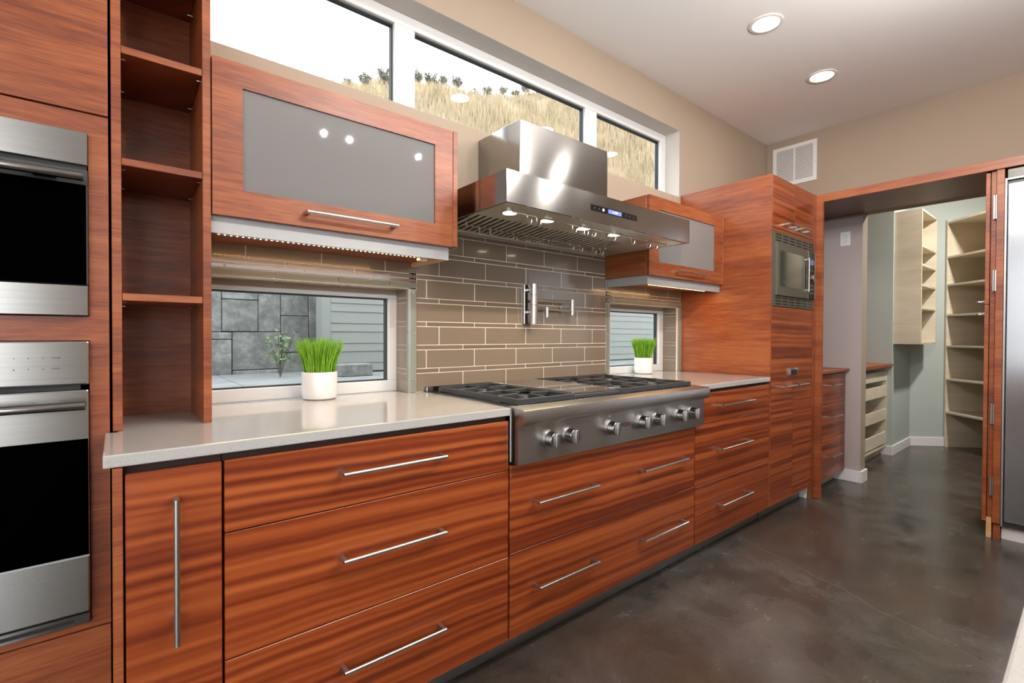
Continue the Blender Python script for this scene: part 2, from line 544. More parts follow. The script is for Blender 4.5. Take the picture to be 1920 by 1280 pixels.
w = MB()
w.box(-3.6, -0.84, WY, WT, 0, ZC)
w.box(-0.84, -0.014, WY, WT, 2.56, ZC)
w.box(-0.014, W2[0], WY, WT, 0, ZC)
for x0, x1, holes in ((W2[0], W2[1], [(0.884, W2[3]), (W1[2], W1[3])]), (W2[1], W3[0], [(W1[2], W1[3])]),
                      (W3[0], W3[1], [(0.884, W3[3]), (W1[2], W1[3])]), (W3[1], W1[1], [(W1[2], W1[3])]), (W1[1], 5.9, [])):
    z = 0.0
    for a, c_ in holes:
        w.box(x0, x1, WY, WT, z, a); z = c_
    w.box(x0, x1, WY, WT, z, ZC)
struct(w.build('wall_back', M['tan'], fixn=False), 'tan painted wall behind the cabinets with window openings', 'wall')

# pale plaster lining of the clerestory opening
w = MB()
w.box(W1[1] - 0.001, W1[1] + 0.001, WY + 0.001, 0.12, W1[2], W1[3])
w.box(W1[0], W1[1], WY + 0.001, 0.12, W1[3] - 0.001, W1[3] + 0.001)
w.box(W1[0], W1[1], WY + 0.001, 0.12, W1[2] - 0.001, W1[2] + 0.001)
struct(w.build('trim_window_reveal', M['reveal'], fixn=False), 'pale plaster lining of the high window recess', 'trim')

FY = -5.2
DY0, DY1, DZ = -0.73, -1.50, 2.155      # doorway in the right wall
w = MB()
w.box(XR, XR + 0.12, DY0, WY, 0, ZC)
w.box(XR, XR + 0.12, FY, DY1, 0, ZC)
w.box(XR, XR + 0.12, DY1, DY0, DZ, ZC)
struct(w.build('wall_right', M['tan'], fixn=False), 'tan end wall with the pantry doorway in it', 'wall')
# taupe lining of the passage alcove side (thin paint layer skin on the end wall under the header)
struct(bx('wall_passage', M['mauve'], None, XR - 0.004, XR, -0.73, WY, 0.0, 2.13), 'taupe wall in the passage beside the pantry doorway', 'wall')

FY = -5.2
w = MB()
w.box(-3.72, -3.6, FY, -5.0, 0, ZC).box(-3.72, -3.6, -2.0, 0.3, 0, ZC).box(-3.72, -3.6, -5.0, -2.0, 0, 0.10).box(-3.72, -3.6, -5.0, -2.0, 2.62, ZC)
struct(w.build('wall_left', M['tan'], fixn=False), 'tan wall with a wide window on the living side', 'wall')
w = MB()
for x0, x1, zs_, zt_ in ((-3.72, -3.4, 0, 0), (-3.4, -0.78, 0.05, 2.72), (-0.78, 0.7, 0, 0), (0.7, 3.4, 1.80, 2.28), (3.4, 9.0, 0, 0)):
    w.box(x0, x1, FY - 0.12, FY, zt_, ZC)
    if zs_ > 0: w.box(x0, x1, FY - 0.12, FY, 0, zs_)
struct(w.build('wall_front', M['tan'], fixn=False), 'tan wall with two window openings opposite the cabinets', 'wall')

# pantry walls
w = MB()
w.box(XR + 0.12, 5.905, WY, WT, 0, ZC)
w.box(5.905, 6.62, -0.64, WT, 0, ZC)
e = Vector((0.7071, -0.7071, 0)); dv = Vector((-0.7071, -0.7071, 0))
A0 = Vector((6.60, -0.632, 0))
w.obox(A0, e * 1.9, -dv * 0.12, (0, 0, ZC))
w.box(7.94, 8.06, -3.4, -1.97, 0, ZC)
w.box(XR + 0.12, 8.0, -3.4, -3.28, 0, ZC)
struct(w.build('wall_pantry', M['sage'], fixn=False), 'sage grey walls of the pantry beyond the doorway', 'wall')

w = MB()
w.box(XR - 0.016, XR - 0.0045, -0.7295, -0.545, 0, 0.095)
w.box(XR - 0.016, XR + 0.133, -0.745, -0.73, 0, 0.095)
struct(w.build('baseboard_right', M['white_trim'], bevel=0.002), 'white baseboard wrapped round the doorway corner', 'baseboard')
w = MB()
w.box(5.892, 5.9045, -0.6395, -0.555, 0, 0.095)
w.box(5.892, 6.60, -0.653, -0.64, 0, 0.095)
w.obox(A0 + Vector((0, 0.0, 0)), e * 0.40, dv * 0.013, (0, 0, 0.095))
struct(w.build('baseboard_pantry', M['white_trim'], bevel=0.002), 'white baseboard around the inner pantry corner', 'baseboard')

# ------------------------------------------------------------------ windows
def window(name, W, y, panes, fw_side, fw_top, fw_bot, label, loc):
    root = sroot(name, (W[0], y, W[2]), label, 'window')
    x0, x1, z0, z1 = W
    f = MB()
    y0, y1 = y, y + 0.055
    zb, zt = z0 + fw_bot, z1 - fw_top
    f.box(x0, x1, y0, y1, z0, zb).box(x0, x1, y0, y1, zt, z1)
    cur = x0
    for (a, c_) in panes:
        f.box(cur, a, y0, y1, zb, zt); cur = c_
    f.box(cur, x1, y0, y1, zb, zt)
    f.build('window_frame', M['white_pvc'], root, bevel=0.003)
    for (a, c_) in panes:
        g = MB()
        t = 0.006
        g.box(a, a + t, y + 0.02, y + 0.045, zb, zt).box(c_ - t, c_, y + 0.02, y + 0.045, zb, zt)
        g.box(a + t, c_ - t, y + 0.02, y + 0.045, zb, zb + t).box(a + t, c_ - t, y + 0.02, y + 0.045, zt - t, zt)
        g.build('gasket', M['gasket'], root, fixn=False)
        bx('pane', M['pane'], root, a + t, c_ - t, y + 0.030, y + 0.034, zb + t, zt - t)
    return root


window('window_1', W1, 0.12, [(0.145, 0.987), (1.092, 2.273), (2.384, 3.088)], 0.065, 0.056, 0.045,
       'long high clerestory window of three panes above the cabinets', None)
window('window_2', (W2[0], W2[1], 0.914, 1.353), 0.112, [(0.13, 0.957)], 0.04, 0.018, 0.049,
       'low white framed window behind the left potted grass', None)
window('window_3', (W3[0], W3[1], 0.914, 1.353), 0.112, [(2.42, 3.072)], 0.04, 0.018, 0.049,
       'small low window behind the right potted grass', None)
w = MB()
for W in (W2, W3):
    w.box(W[0], W[1], 0.112, 0.16, 1.353, 1.372)
struct(w.build('trim_window_head', M['tan'], fixn=False), 'tan filler strip above the low windows', 'trim')

# ------------------------------------------------------------------ tiled backsplash
gr = MB()
TY = -0.0016
gr.box(0.212, 1.034, TY, WY, 1.372, 1.53).box(1.0, 2.374, TY, WY, 0.914, 1.76).box(2.33, 3.172, TY, WY, 1.372, 1.53)
gr.box(3.126, 3.172, TY, WY, 0.914, 1.40)
# grout lining of the window recesses
gr.box(W2[1] - 0.0005, W2[1] + 0.0015, TY, 0.112, 0.914, 1.372).box(W3[1] - 0.0005, W3[1] + 0.0015, TY, 0.112, 0.914, 1.372)
gr.box(W3[0] - 0.0015, W3[0] + 0.0005, TY, 0.112, 0.914, 1.372)
gr.box(W2[0], W2[1], TY, 0.112, 1.3715, 1.3735).box(W3[0], W3[1], TY, 0.112, 1.3715, 1.3735)
splash = struct(gr.build('wall_backsplash', M['grout'], fixn=False), 'backsplash of taupe glass tile with cream grout lines', 'backsplash')
_tile_cache = {}


def tile(x0, x1, y0, y1, z0, z1, mat, name='tile', bev=0.0012):
    key = (round(x1 - x0, 4), round(y1 - y0, 4), round(z1 - z0, 4), mat.name)
    c = Vector(((x0 + x1) / 2, (y0 + y1) / 2, (z0 + z1) / 2))
    if key not in _tile_cache:
        o = MB().box(x0, x1, y0, y1, z0, z1).build(name, mat, splash, bevel=bev)
        _tile_cache[key] = o.data
        return o
    o = bpy.data.objects.new(name, _tile_cache[key]); COL.objects.link(o)
    return attach(o, c, splash)


G = 0.0016
PITCH = 0.2645


def tile_row(x0, x1, z0, z1, phase, mat):
    if z1 - z0 < 0.006: return
    k = math.floor((x0 - phase) / PITCH)
    while True:
        a = phase + k * PITCH; c_ = a + PITCH
        if a >= x1: break
        a2, c2 = max(a, x0), min(c_, x1)
        if c2 - a2 > 0.008:
            tile(a2 + G, c2 - G, -0.0035, TY + 0.001, z0 + G, z1 - G, mat)
        k += 1


ZP = 0.1053
for i in range(8):
    zr0 = 0.914 if i == 0 else 0.9975 + ZP * (i - 1) + 0.0215
    zr1 = 0.9975 + ZP * i
    ph = 1.0185 + 0.0663 * ((2 * (2 * i)) % 3 if False else [0, 1, 2][(i) % 3])
    phs = 1.0185 + 0.0663 * [2, 0, 1][i % 3]
    for (a, c_, zlo, zhi) in ((1.0335, 2.336, 0.914, 1.665), (0.2135, 1.0335, 1.4005, 1.516), (2.336, 3.171, 1.4005, 1.516)):
        for (q0, q1, p_, mt) in ((zr0, zr1, ph, M['tile']), (zr1, zr1 + 0.0215, phs, M['tile_strip'])):
            q0, q1 = max(q0, zlo), min(q1, zhi)
            if q1 > q0: tile_row(a, c_, q0, q1, p_, mt)
# recess side tiles
for X, s in ((W2[1], -1), (W3[1], -1), (W3[0], 1)):
    for i in range(5):
        zr0 = 0.914 if i == 0 else 0.9975 + ZP * (i - 1) + 0.0215
        zr1 = 0.9975 + ZP * i
        for q0, q1, mt in ((zr0, zr1, M['tile']), (zr1, zr1 + 0.0215, M['tile_strip'])):
            q1 = min(q1, 1.370)
            if q1 - q0 < 0.006: continue
            a, c_ = sorted((X, X + s * 0.0045))
            tile(a, c_, 0.004 + G, 0.111, q0 + G, q1 - G, mt)
            if s == -1 and mt is M['tile_strip']:
                pass
# recess ceilings
for x0, x1 in ((0.213, W2[1] - 0.006), (W3[0] + 0.006, W3[1] - 0.006)):
    n = max(1, round((x1 - x0) / PITCH))
    for k in range(n):
        tile(x0 + (x1 - x0) * k / n + G, x0 + (x1 - x0) * (k + 1) / n - G, 0.006, 0.110, 1.3675, 1.3725, M['tile'])


def quarter(c, r, a0, a1, n=6):
    return [(c[0] + r * math.cos(a0 + (a1 - a0) * i / n), c[1] + r * math.sin(a0 + (a1 - a0) * i / n)) for i in range(n + 1)]


def edge_tile_h(x0, x1, zbot, ztop):
    """horizontal rounded edge tile above a window; round edge at the bottom front"""
    pr = [(WY, ztop), (-0.010, ztop)] + [(WY + 0.016 - 0.032 * math.cos(t) * 0.5 - 0.016, zbot + 0.028 - 0.028 * math.sin(t)) for t in [i * math.pi / 12 for i in range(0, 7)]] + [(WY + 0.006, zbot)]
    return MB().prism(pr, 'x', x0, x1).build('edge_tile', M['tile_edge'], splash, smooth=True)


def edge_tile_v(xin, xout, z0, z1):
    """vertical rounded edge tile; xin = window side"""
    s = 1 if xout > xin else -1
    pr = [(xout, WY), (xout, -0.010)] + [(xin + s * (0.028 - 0.028 * math.sin(t)), WY - 0.016 * math.cos(t)) for t in [i * math.pi / 12 for i in range(0, 7)]] + [(xin, WY + 0.004)]
    return MB().prism(pr, 'z', z0, z1).build('edge_tile', M['tile_edge'], splash, smooth=True)


for x0, x1, cuts in ((0.213, 1.0305, (0.45, 0.685, 0.905)), (2.339, 3.171, (2.55, 2.79, 3.01))):
    c_ = [x0, *cuts, x1]
    for i in range(len(c_) - 1):
        edge_tile_h(c_[i] + (G if i else 0), c_[i + 1] - (G if i < len(c_) - 2 else 0), 1.372, 1.399)
for xin, xout in ((0.992, 1.0315), (2.378, 2.338), (3.128, 3.170)):
    c_ = [0.9145, 0.968, 1.180, 1.370]
    for i in range(3):
        edge_tile_v(xin, xout, c_[i] + G, c_[i + 1] - G)

# ------------------------------------------------------------------ cabinet helpers
def bar_handle(parent, x0, x1, yface, z, mat=None, off=0.036, r=0.0058, name='handle'):
    mat = mat or M['nickel']
    h = MB()
    yb = yface - off
    h.cyl((x0, yb, z), (x1, yb, z), r, 14)
    for x in (x0 + 0.006, x1 - 0.006):
        h.box(x - 0.006, x + 0.006, yb, yface - 0.0002, z - 0.0055, z + 0.0055)
    return h.build(name, mat, parent, smooth=True)


def bar_handle_v(parent, x, yface, z0, z1, off=0.036, r=0.0058):
    h = MB()
    yb = yface - off
    h.cyl((x, yb, z0), (x, yb, z1), r, 14)
    for z in (z0 + 0.05, z1 - 0.006):
        h.box(x - 0.005, x + 0.005, yb, yface - 0.0002, z - 0.005, z + 0.005)
    return h.build('handle', M['nickel'], parent, smooth=True)


YF = -0.625
YB = YF + 0.02
ZD0, ZD1 = 0.092, 0.872

# toe kick strip
struct(MB().box(-0.005, 3.172, -0.552, -0.54, 0.0, 0.092).box(-0.005, 3.172, -0.553, -0.552, 0.006, 0.092).build('trim_toe_kick', M['alu'], fixn=False),
       'brushed metal toe kick strip under the base drawers', 'toe kick')

# narrow pull-out cabinet with tall handle
t = thing('base_cabinet', 'narrow base cabinet with one tall door and vertical bar handle, at the left counter end', 'cabinet', (0.09, -0.3, 0.0), 'base cabinets under the counter')
bx('body', M['gap'], t, -0.008, 0.192, YB + 0.001, 0.0, 0.092, 0.884)
bx('side_panel', M['wood'], t, -0.009, 0.0085, YF, -0.02, 0.092, 0.884, 0.001)
d = bx('door', M['ribbon'], t, 0.0125, 0.1905, YF, YB, ZD0, 0.868, 0.0012)
bar_handle_v(d, 0.100, YF, 0.483, 0.806)


def drawer_unit(label, x0, x1, zs, handles, group='base cabinets under the counter', top=0.884, body_y=0.0):
    t = thing('base_cabinet', label, 'cabinet', ((x0 + x1) / 2, -0.3, 0), group)
    bx('body', M['gap'], t, x0 if x0 < 2 else 2.319, x1, YB + 0.001, body_y, 0.092, top)
    for (z0, z1), hs in zip(zs, handles):
        d = bx('drawer', M['ribbon'], t, 2.3185 if (x0 > 2 and z1 > 0.72) else x0 + 0.0022, x1 - 0.0022, YF, YB, z0, z1, 0.0012)
        for (h0, h1, hz) in hs:
            bar_handle(d, h0, h1, YF, hz)
    return t


drawer_unit('three-drawer base cabinet between the narrow door cabinet and the cooktop', 0.194, 1.064,
            [(ZD0, 0.3885), (0.3915, 0.694), (0.697, 0.868)],
            [[(0.470, 0.787, 0.256)], [(0.468, 0.787, 0.558)], [(0.468, 0.789, 0.793)]])
drawer_unit('wide two-drawer base cabinet right below the steel cooktop', 1.068, 2.290,
            [(ZD0, 0.3965), (0.3995, 0.708)],
            [[(1.180, 1.509, 0.252), (1.82, 2.176, 0.252)], [(1.176, 1.507, 0.563), (1.817, 2.172, 0.566)]], top=0.712)
drawer_unit('three-drawer base cabinet right of the cooktop, beside the tall tower', 2.294, 3.166,
            [(ZD0, 0.3885), (0.3915, 0.708), (0.711, 0.868)],
            [[(2.515, 2.879, 0.256)], [(2.510, 2.873, 0.560)], [(2.517, 2.889, 0.796)]])

# countertops
c_ = MB().box(-0.024, 1.069, -0.628, 0.0, 0.8865, 0.914)
o = MB().prism([(-0.024, -0.628), (1.069, -0.628), (1.069, 0.0), (W2[1] - 0.004, 0.0), (W2[1] - 0.004, 0.111), (W2[0] + 0.004, 0.111), (W2[0] + 0.004, 0.0), (0.0, 0.0), (0.0, -0.3225), (-0.024, -0.3225)], 'z', 0.8865, 0.914).build('countertop', M['quartz'], None, bevel=0.003, segs=2)
tag(o, 'long cream quartz countertop left of the cooktop, under the shelf unit', 'countertop', 'quartz countertops')
o = MB().prism([(2.322, -0.628), (3.1705, -0.628), (3.1705, 0.0), (W3[1] - 0.004, 0.0), (W3[1] - 0.004, 0.111), (W3[0] + 0.005, 0.111), (W3[0] + 0.005, 0.0), (2.322, 0.0)], 'z', 0.8865, 0.914).build('countertop', M['quartz'], None, bevel=0.003, segs=2)
tag(o, 'short cream quartz countertop between the cooktop and the tall tower', 'countertop', 'quartz countertops')

# ------------------------------------------------------------------ tall oven cabinet and ovens
YO = -0.32
ox0, ox1 = -0.815, -0.054
t = thing('oven_cabinet', 'tall mahogany cabinet holding the two built-in ovens at the left edge', 'cabinet', (-0.43, 0, 0))
b_ = MB()
b_.box(-0.855, -0.835, YO + 0.02, 0.30, 0.09, 2.555).box(-0.033, -0.0145, YO + 0.02, 0.30, 0.09, 2.555)
b_.box(-0.835, -0.033, 0.285, 0.30, 0.09, 2.555).box(-0.835, -0.033, YO + 0.02, 0.285, 2.535, 2.555)
b_.box(-0.835, -0.033, YO + 0.02, 0.285, 0.09, 0.11).box(-0.835, -0.033, YO + 0.02, 0.285, 1.70, 1.722)
b_.build('body', M['gap'], t, fixn=False)
bx('door', M['wood'], t, -0.855, -0.0145, YO, YO + 0.02, 1.7245, 2.555, 0.001)
f_ = MB()
f_.box(-0.855, ox0 - 0.002, YO, YO + 0.02, 0.4235, 1.720).box(ox1 + 0.001, -0.0145, YO, YO + 0.02, 0.4235, 1.720)
f_.box(ox0 - 0.002, ox1 + 0.001, YO, YO + 0.02, 1.6685, 1.720)
f_.box(ox0 - 0.002, ox1 + 0.001, YO, YO + 0.02, 1.152, 1.2115)
f_.box(ox0 - 0.002, ox1 + 0.001, YO, YO + 0.02, 0.4235, 0.4405)
f_.build('face_frame', M['wood'], t, fixn=False)
bx('drawer', M['wood'], t, -0.855, -0.0145, YO, YO + 0.02, 0.10, 0.4195, 0.001)
bx('toe_board', M['gap'], t, -0.855, -0.0145, YO + 0.06, YO + 0.075, 0.0, 0.09)


def oven_handle(parent, z, y):
    h = MB()
    h.cyl((ox0 + 0.02, y, z), (ox1 - 0.006, y, z), 0.0105, 20)
    for x in (ox0 + 0.10, ox1 - 0.075):
        h.box(x - 0.02, x + 0.02, y, YO - 0.0225, z - 0.007, z + 0.007)
    return h.build('handle', M['steel'], parent, smooth=True)


v = thing('wall_oven', 'upper built-in oven with black glass door and plain steel panel above', 'oven', (-0.43, YO, 1.213), 'built-in wall ovens')
bx('body', M['black'], v, ox0 + 0.02, ox1 - 0.02, YO + 0.001, 0.20, 1.22, 1.66)
bx('control_panel', M['steel_oven'], v, ox0, ox1, YO - 0.018, YO + 0.0005, 1.5855, 1.667, 0.0015)
bx('vent_gap', M['black'], v, ox0 + 0.002, ox1 - 0.002, YO - 0.010, YO, 1.5745, 1.585)
d = bx('door', M['charcoal'], v, ox0, ox1, YO - 0.020, YO + 0.0005, 1.2895, 1.574, 0.0015)
bx('window', M['black_glass'], d, ox0 + 0.004, ox1 - 0.003, YO - 0.0212, YO - 0.0195, 1.290, 1.536)
oven_handle(d, 1.546, YO - 0.062)
bx('lower_panel', M['steel_oven'], v, ox0, ox1, YO - 0.020, YO + 0.0005, 1.2135, 1.2885, 0.0015)

v = thing('wall_oven', 'lower built-in oven with number keys printed on its steel panel', 'oven', (-0.43, YO, 0.442), 'built-in wall ovens')
bx('body', M['black'], v, ox0 + 0.02, ox1 - 0.02, YO + 0.001, 0.20, 0.45, 1.14)
cp = bx('control_panel', M['steel_oven'], v, ox0, ox1 + 0.001, YO - 0.020, YO + 0.0005, 1.0425, 1.1505, 0.004, 2)
for s_, x, z, sz in (('3', -0.185, 1.110, 0.0055), ('4', -0.161, 1.110, 0.0055), ('5', -0.136, 1.110, 0.0055), ('CLEAR', -0.113, 1.110, 0.0052),
                     ('8', -0.185, 1.0835, 0.0055), ('9', -0.161, 1.0835, 0.0055), ('0', -0.136, 1.0835, 0.0055), ('ENTER', -0.113, 1.0838, 0.0052)):
    text('key_print', s_, M['print'], cp, (x, YO - 0.0204, z), sz)
bx('vent_gap', M['black'], v, ox0 + 0.002, ox1 - 0.016, YO - 0.010, YO, 1.0305, 1.042)
d = thing_d = bx('door', M['steel_oven'], v, ox0, ox1, YO - 0.020, YO + 0.0005, 0.474, 1.030, 0.004, 2)
bx('window', M['black_glass'], d, ox0 + 0.003, ox1 - 0.002, YO - 0.0215, YO - 0.0195, 0.619, 0.908)
bx('edge_strip', M['alu'], d, ox0 + 0.001, ox1 - 0.001, YO - 0.0225, YO - 0.0195, 0.6145, 0.619)
oven_handle(d, 0.995, YO - 0.062)
vt = bx('vent_trim', M['steel'], v, ox0, ox1, YO - 0.012, YO + 0.0005, 0.4425, 0.470, 0.002)
bx('vent_slot', M['black'], vt, ox0 + 0.02, ox1 - 0.03, YO - 0.0126, YO - 0.0115, 0.4515, 0.4605)

# ------------------------------------------------------------------ open shelf unit
t = thing('shelf_unit', 'tall narrow open mahogany shelf unit standing on the left countertop', 'shelf unit', (0.10, -0.16, 0.9145))
bx('side_panel', M['wood'], t, -0.009, 0.0115, -0.314, 0.004, 0.9145, 2.555, 0.0008)
bx('side_panel', M['wood'], t, 0.1915, 0.2120, -0.314, 0.004, 0.9145, 2.555, 0.0008)
bx('back_panel', M['wood'], t, 0.0115, 0.1915, -0.010, 0.004, 0.9145, 2.555)
bx('top_panel', M['wood'], t, 0.0115, 0.1915, -0.314, -0.010, 2.535, 2.555)
for zt in (1.9205, 1.6295, 1.2755, 2.22):
    s_ = bx('shelf', M['wood'], t, 0.0120, 0.1910, -0.312, -0.0105, zt - 0.019, zt, 0.0008)
    for px in (0.012, 0.1905):
        for py in (-0.28, -0.06):
            sx = 1 if px < 0.1 else -1
            MB().cyl((px, py, zt - 0.022), (px + sx * 0.009, py, zt - 0.022), 0.0024, 8).build('shelf_pin', M['chrome'], s_)

# ------------------------------------------------------------------ upper cabinets
YU = -0.318


def upper_cabinet(label, x0, xd0, xd1, x1, g0, g1, h0, h1, vx0, vx1, ret_left, ret_right):
    t = thing('upper_cabinet', label, 'cabinet', ((x0 + x1) / 2, 0.0, 1.516), 'wall cabinets with frosted glass doors')
    bx('body', M['wood'], t, x0, x1, YU + 0.021, 0.004, 1.5175, 1.9695, 0.001)
    if x1 - xd1 > 0.01:
        bx('side_panel', M['wood'], t, xd1 + 0.0025, x1, YU, YU + 0.0205, 1.5175, 1.9695, 0.001)
    zd0, zd1 = 1.516, 1.9685
    gz0, gz1 = 1.5955, 1.897
    d = MB().box(xd0, g0, YU, YU + 0.020, zd0, zd1).box(g1, xd1, YU, YU + 0.020, zd0, zd1).box(g0, g1, YU, YU + 0.020, zd0, gz0).box(g0, g1, YU, YU + 0.020, gz1, zd1).build('door', M['wood'], t, fixn=False)
    bx('glass_panel', M['frost'], d, g0 - 0.004, g1 + 0.004, YU + 0.006, YU + 0.012, gz0 - 0.004, gz1 + 0.004)
    bar_handle(d, h0, h1, YU, 1.5565, off=0.034)
    va = MB().box(vx0, vx1, -0.292, -0.289, 1.466, 1.5165)
    if ret_right: va.box(vx1 - 0.003, vx1, -0.289, -0.001, 1.466, 1.5165)
    if ret_left: va.box(vx0, vx0 + 0.003, -0.289, -0.001, 1.466, 1.5165)
    va.build('valance', M['satin'], t, fixn=False)
    bx('bottom_panel', M['wood'], t, vx0 + 0.004 if ret_left else x0, vx1 - 0.004 if ret_right else x1, -0.2885, -0.004, 1.4855, 1.5170)
    inner = MB()
    if ret_right: inner.box(vx1 - 0.014, vx1 - 0.0035, -0.284, -0.004, 1.470, 1.4853)
    if ret_left: inner.box(vx0 + 0.0035, vx0 + 0.014, -0.284, -0.004, 1.470, 1.4853)
    inner.build('cleat', M['raw'], t, fixn=False)
    return t


upper_cabinet('long wall cabinet with frosted glass lift door, left of the range hood', 0.2135, 0.2145, 1.024, 1.047, 0.293, 0.945, 0.466, 0.777, 0.2135, 1.0215, False, True)
upper_cabinet('wall cabinet with frosted glass lift door, half hidden behind the hood', 2.325, 2.326, 3.160, 3.1705, 2.420, 3.056, 2.593, 2.913, 2.347, 3.1705, True, False)


def led_strip(label, x0, x1, y, block_x):
    t = thing('led_strip', label, 'light strip', ((x0 + x1) / 2, y, 1.50), 'strip lights under the wall cabinets')
    bx('channel', M['alu'], t, x0, x1, y - 0.010, y + 0.010, 1.4745, 1.4850)
    m_ = MB()
    n = int((x1 - x0) / 0.0165)
    for i in range(n):
        x = x0 + (i + 0.5) * (x1 - x0) / n
        m_.box(x - 0.0022, x + 0.0022, y + 0.0098, y + 0.0125, 1.4740, 1.4785)
    o = m_.build('led_beads', M['led'], t, fixn=False)
    o['kind'] = 'stuff'
    if block_x is not None:
        bx('connector', M['lit_plastic'], t, block_x, block_x + 0.035, y - 0.014, y + 0.014, 1.462, 1.4850, 0.002)
    ld = bpy.data.lights.new('led_strip_light', 'AREA')
    ld.shape = 'RECTANGLE'; ld.size = x1 - x0; ld.size_y = 0.012
    ld.energy = LED_W * (x1 - x0) / 0.72; ld.color = (1.0, 0.54, 0.19)
    lo = bpy.data.objects.new('led_strip_light', ld); COL.objects.link(lo)
    attach(lo, ((x0 + x1) / 2, y, 1.4712), t)
    return t


led_strip('glowing LED strip under the left frosted cabinet, above the left window', 0.235, 0.915, -0.235, 0.918)
led_strip('glowing LED strip under the right frosted cabinet, near the tall tower', 2.45, 3.10, -0.235, None)

# ------------------------------------------------------------------ range hood
hx0, hx1 = 1.090, 2.310
hz0, hz1 = 1.652, 1.770
YH = -0.575
t = thing('range_hood', 'brushed steel range hood with box chimney above the cooktop', 'range hood', (1.7, 0.0, 1.652))
c_ = MB()
c_.box(hx0, hx1, YH, YH + 0.012, hz0, hz1)
c_.box(hx0, hx0 + 0.012, YH + 0.012, 0.004, hz0, hz1).box(hx1 - 0.012, hx1, YH + 0.012, 0.004, hz0, hz1)
c_.box(hx0 + 0.012, hx1 - 0.012, YH + 0.012, 0.004, hz1 - 0.004, hz1)
c_.build('canopy', M['steel'], t, fixn=False)
bx('chimney', M['steel'], t, 1.375, 1.969, -0.311, 0.004, hz1 + 0.0003, 2.121, 0.0015)
u_ = MB()
u_.box(hx0 + 0.012, hx1 - 0.012, YH + 0.012, YH + 0.030, hz0 + 0.001, hz0 + 0.006)
u_.box(hx0 + 0.012, hx1 - 0.012, YH + 0.028, -0.285, 1.672, 1.680)
u_.prism([(-0.285, 1.672), (-0.285, 1.680), (-0.262, 1.690), (-0.262, 1.684)], 'x', hx0 + 0.012, hx1 - 0.012)
u_.box(hx0 + 0.012, hx1 - 0.012, -0.028, 0.004, 1.654, 1.662)
u_.prism([(hx0 + 0.012, hz0 + 0.001), (hx0 + 0.075, 1.684), (hx0 + 0.075, 1.692), (hx0 + 0.012, hz0 + 0.012)], 'y', -0.285, -0.02)
u_.prism([(hx1 - 0.012, hz0 + 0.001), (hx1 - 0.12, 1.684), (hx1 - 0.12, 1.692), (hx1 - 0.012, hz0 + 0.012)], 'y', YH + 0.03, -0.02)
u_.build('underside', M['steel_lit'], t)
MB().obox((hx0 + 0.07, -0.265, 1.6905), (hx1 - hx0 - 0.185, 0, 0), (0, 0.238, -0.022), (0, 0, 0.003)).build('baffle_shade_sheet', M['black'], t)  # black sheet added as the shade between the slats
nb = 30
bx0, bx1 = hx0 + 0.078, hx1 - 0.122
slat_mesh = None
for i in range(nb):
    xc = bx0 + (i + 0.5) * (bx1 - bx0) / nb
    hw = (bx1 - bx0) / nb * 0.29
    if slat_mesh is None:
        so = MB().obox((xc - hw, -0.264, 1.684), (2 * hw, 0, 0), (0, 0.236, -0.022), (0, 0, 0.005)).build('baffle_slat', M['steel_lit'], t, bevel=0.0015)
        slat_mesh = so.data; sc0 = WL[so.name].copy(); x_first = xc
    else:
        so = bpy.data.objects.new('baffle_slat', slat_mesh); COL.objects.link(so)
        attach(so, sc0 + Vector((xc - x_first, 0, 0)), t)
for x in (1.242, 1.452, 1.686, 1.906):
    q = MB().cyl((x, -0.405, 1.6665), (x, -0.405, 1.6725), 0.037, 28).build('lamp_ring', M['chrome'], t, smooth=True)
    MB().cyl((x, -0.405, 1.6655), (x, -0.405, 1.6668), 0.029, 24).build('lamp_lens', M['hood_lens'], q)
    ld = bpy.data.lights.new('hood_lamp', 'SPOT')
    ld.energy = HOOD_W * 4; ld.color = (1.0, 0.82, 0.44); ld.spot_size = math.radians(125); ld.spot_blend = 0.7; ld.shadow_soft_size = 0.025
    lo = bpy.data.objects.new('hood_lamp', ld); COL.objects.link(lo)
    attach(lo, (x, -0.405, 1.662), t)
rl = MB().cyl((1.20, -0.475, 1.652), (2.25, -0.475, 1.652), 0.003, 8).cyl((1.20, -0.475, 1.652), (1.20, -0.475, 1.674), 0.003, 8).cyl((2.25, -0.475, 1.652), (2.25, -0.475, 1.674), 0.003, 8).build('utensil_rail', M['chrome'], t, smooth=True)
rl2 = MB().cyl((1.20, -0.15, 1.656), (2.15, -0.15, 1.656), 0.0025, 8).cyl((1.20, -0.15, 1.656), (1.20, -0.15, 1.676), 0.0025, 8).cyl((2.15, -0.15, 1.656), (2.15, -0.15, 1.676), 0.0025, 8).build('utensil_rail', M['chrome'], t, smooth=True)


def hook(par, x, y, z, h=0.034, lx=0.012):
    pts = [(x, y + 0.004, z - 0.002), (x, y + 0.002, z + 0.0045), (x, y - 0.004, z + 0.003), (x, y - 0.005, z - h * 0.6), (x, y - 0.004, z - h), (x + lx * 0.3, y - 0.012, z - h - 0.005), (x + lx * 0.6, y - 0.020, z - h + 0.002), (x + lx * 0.6, y - 0.021, z - h + 0.012)]
    MB().tube(pts, 0.0018, 6).build('hook', M['chrome'], par, smooth=True)


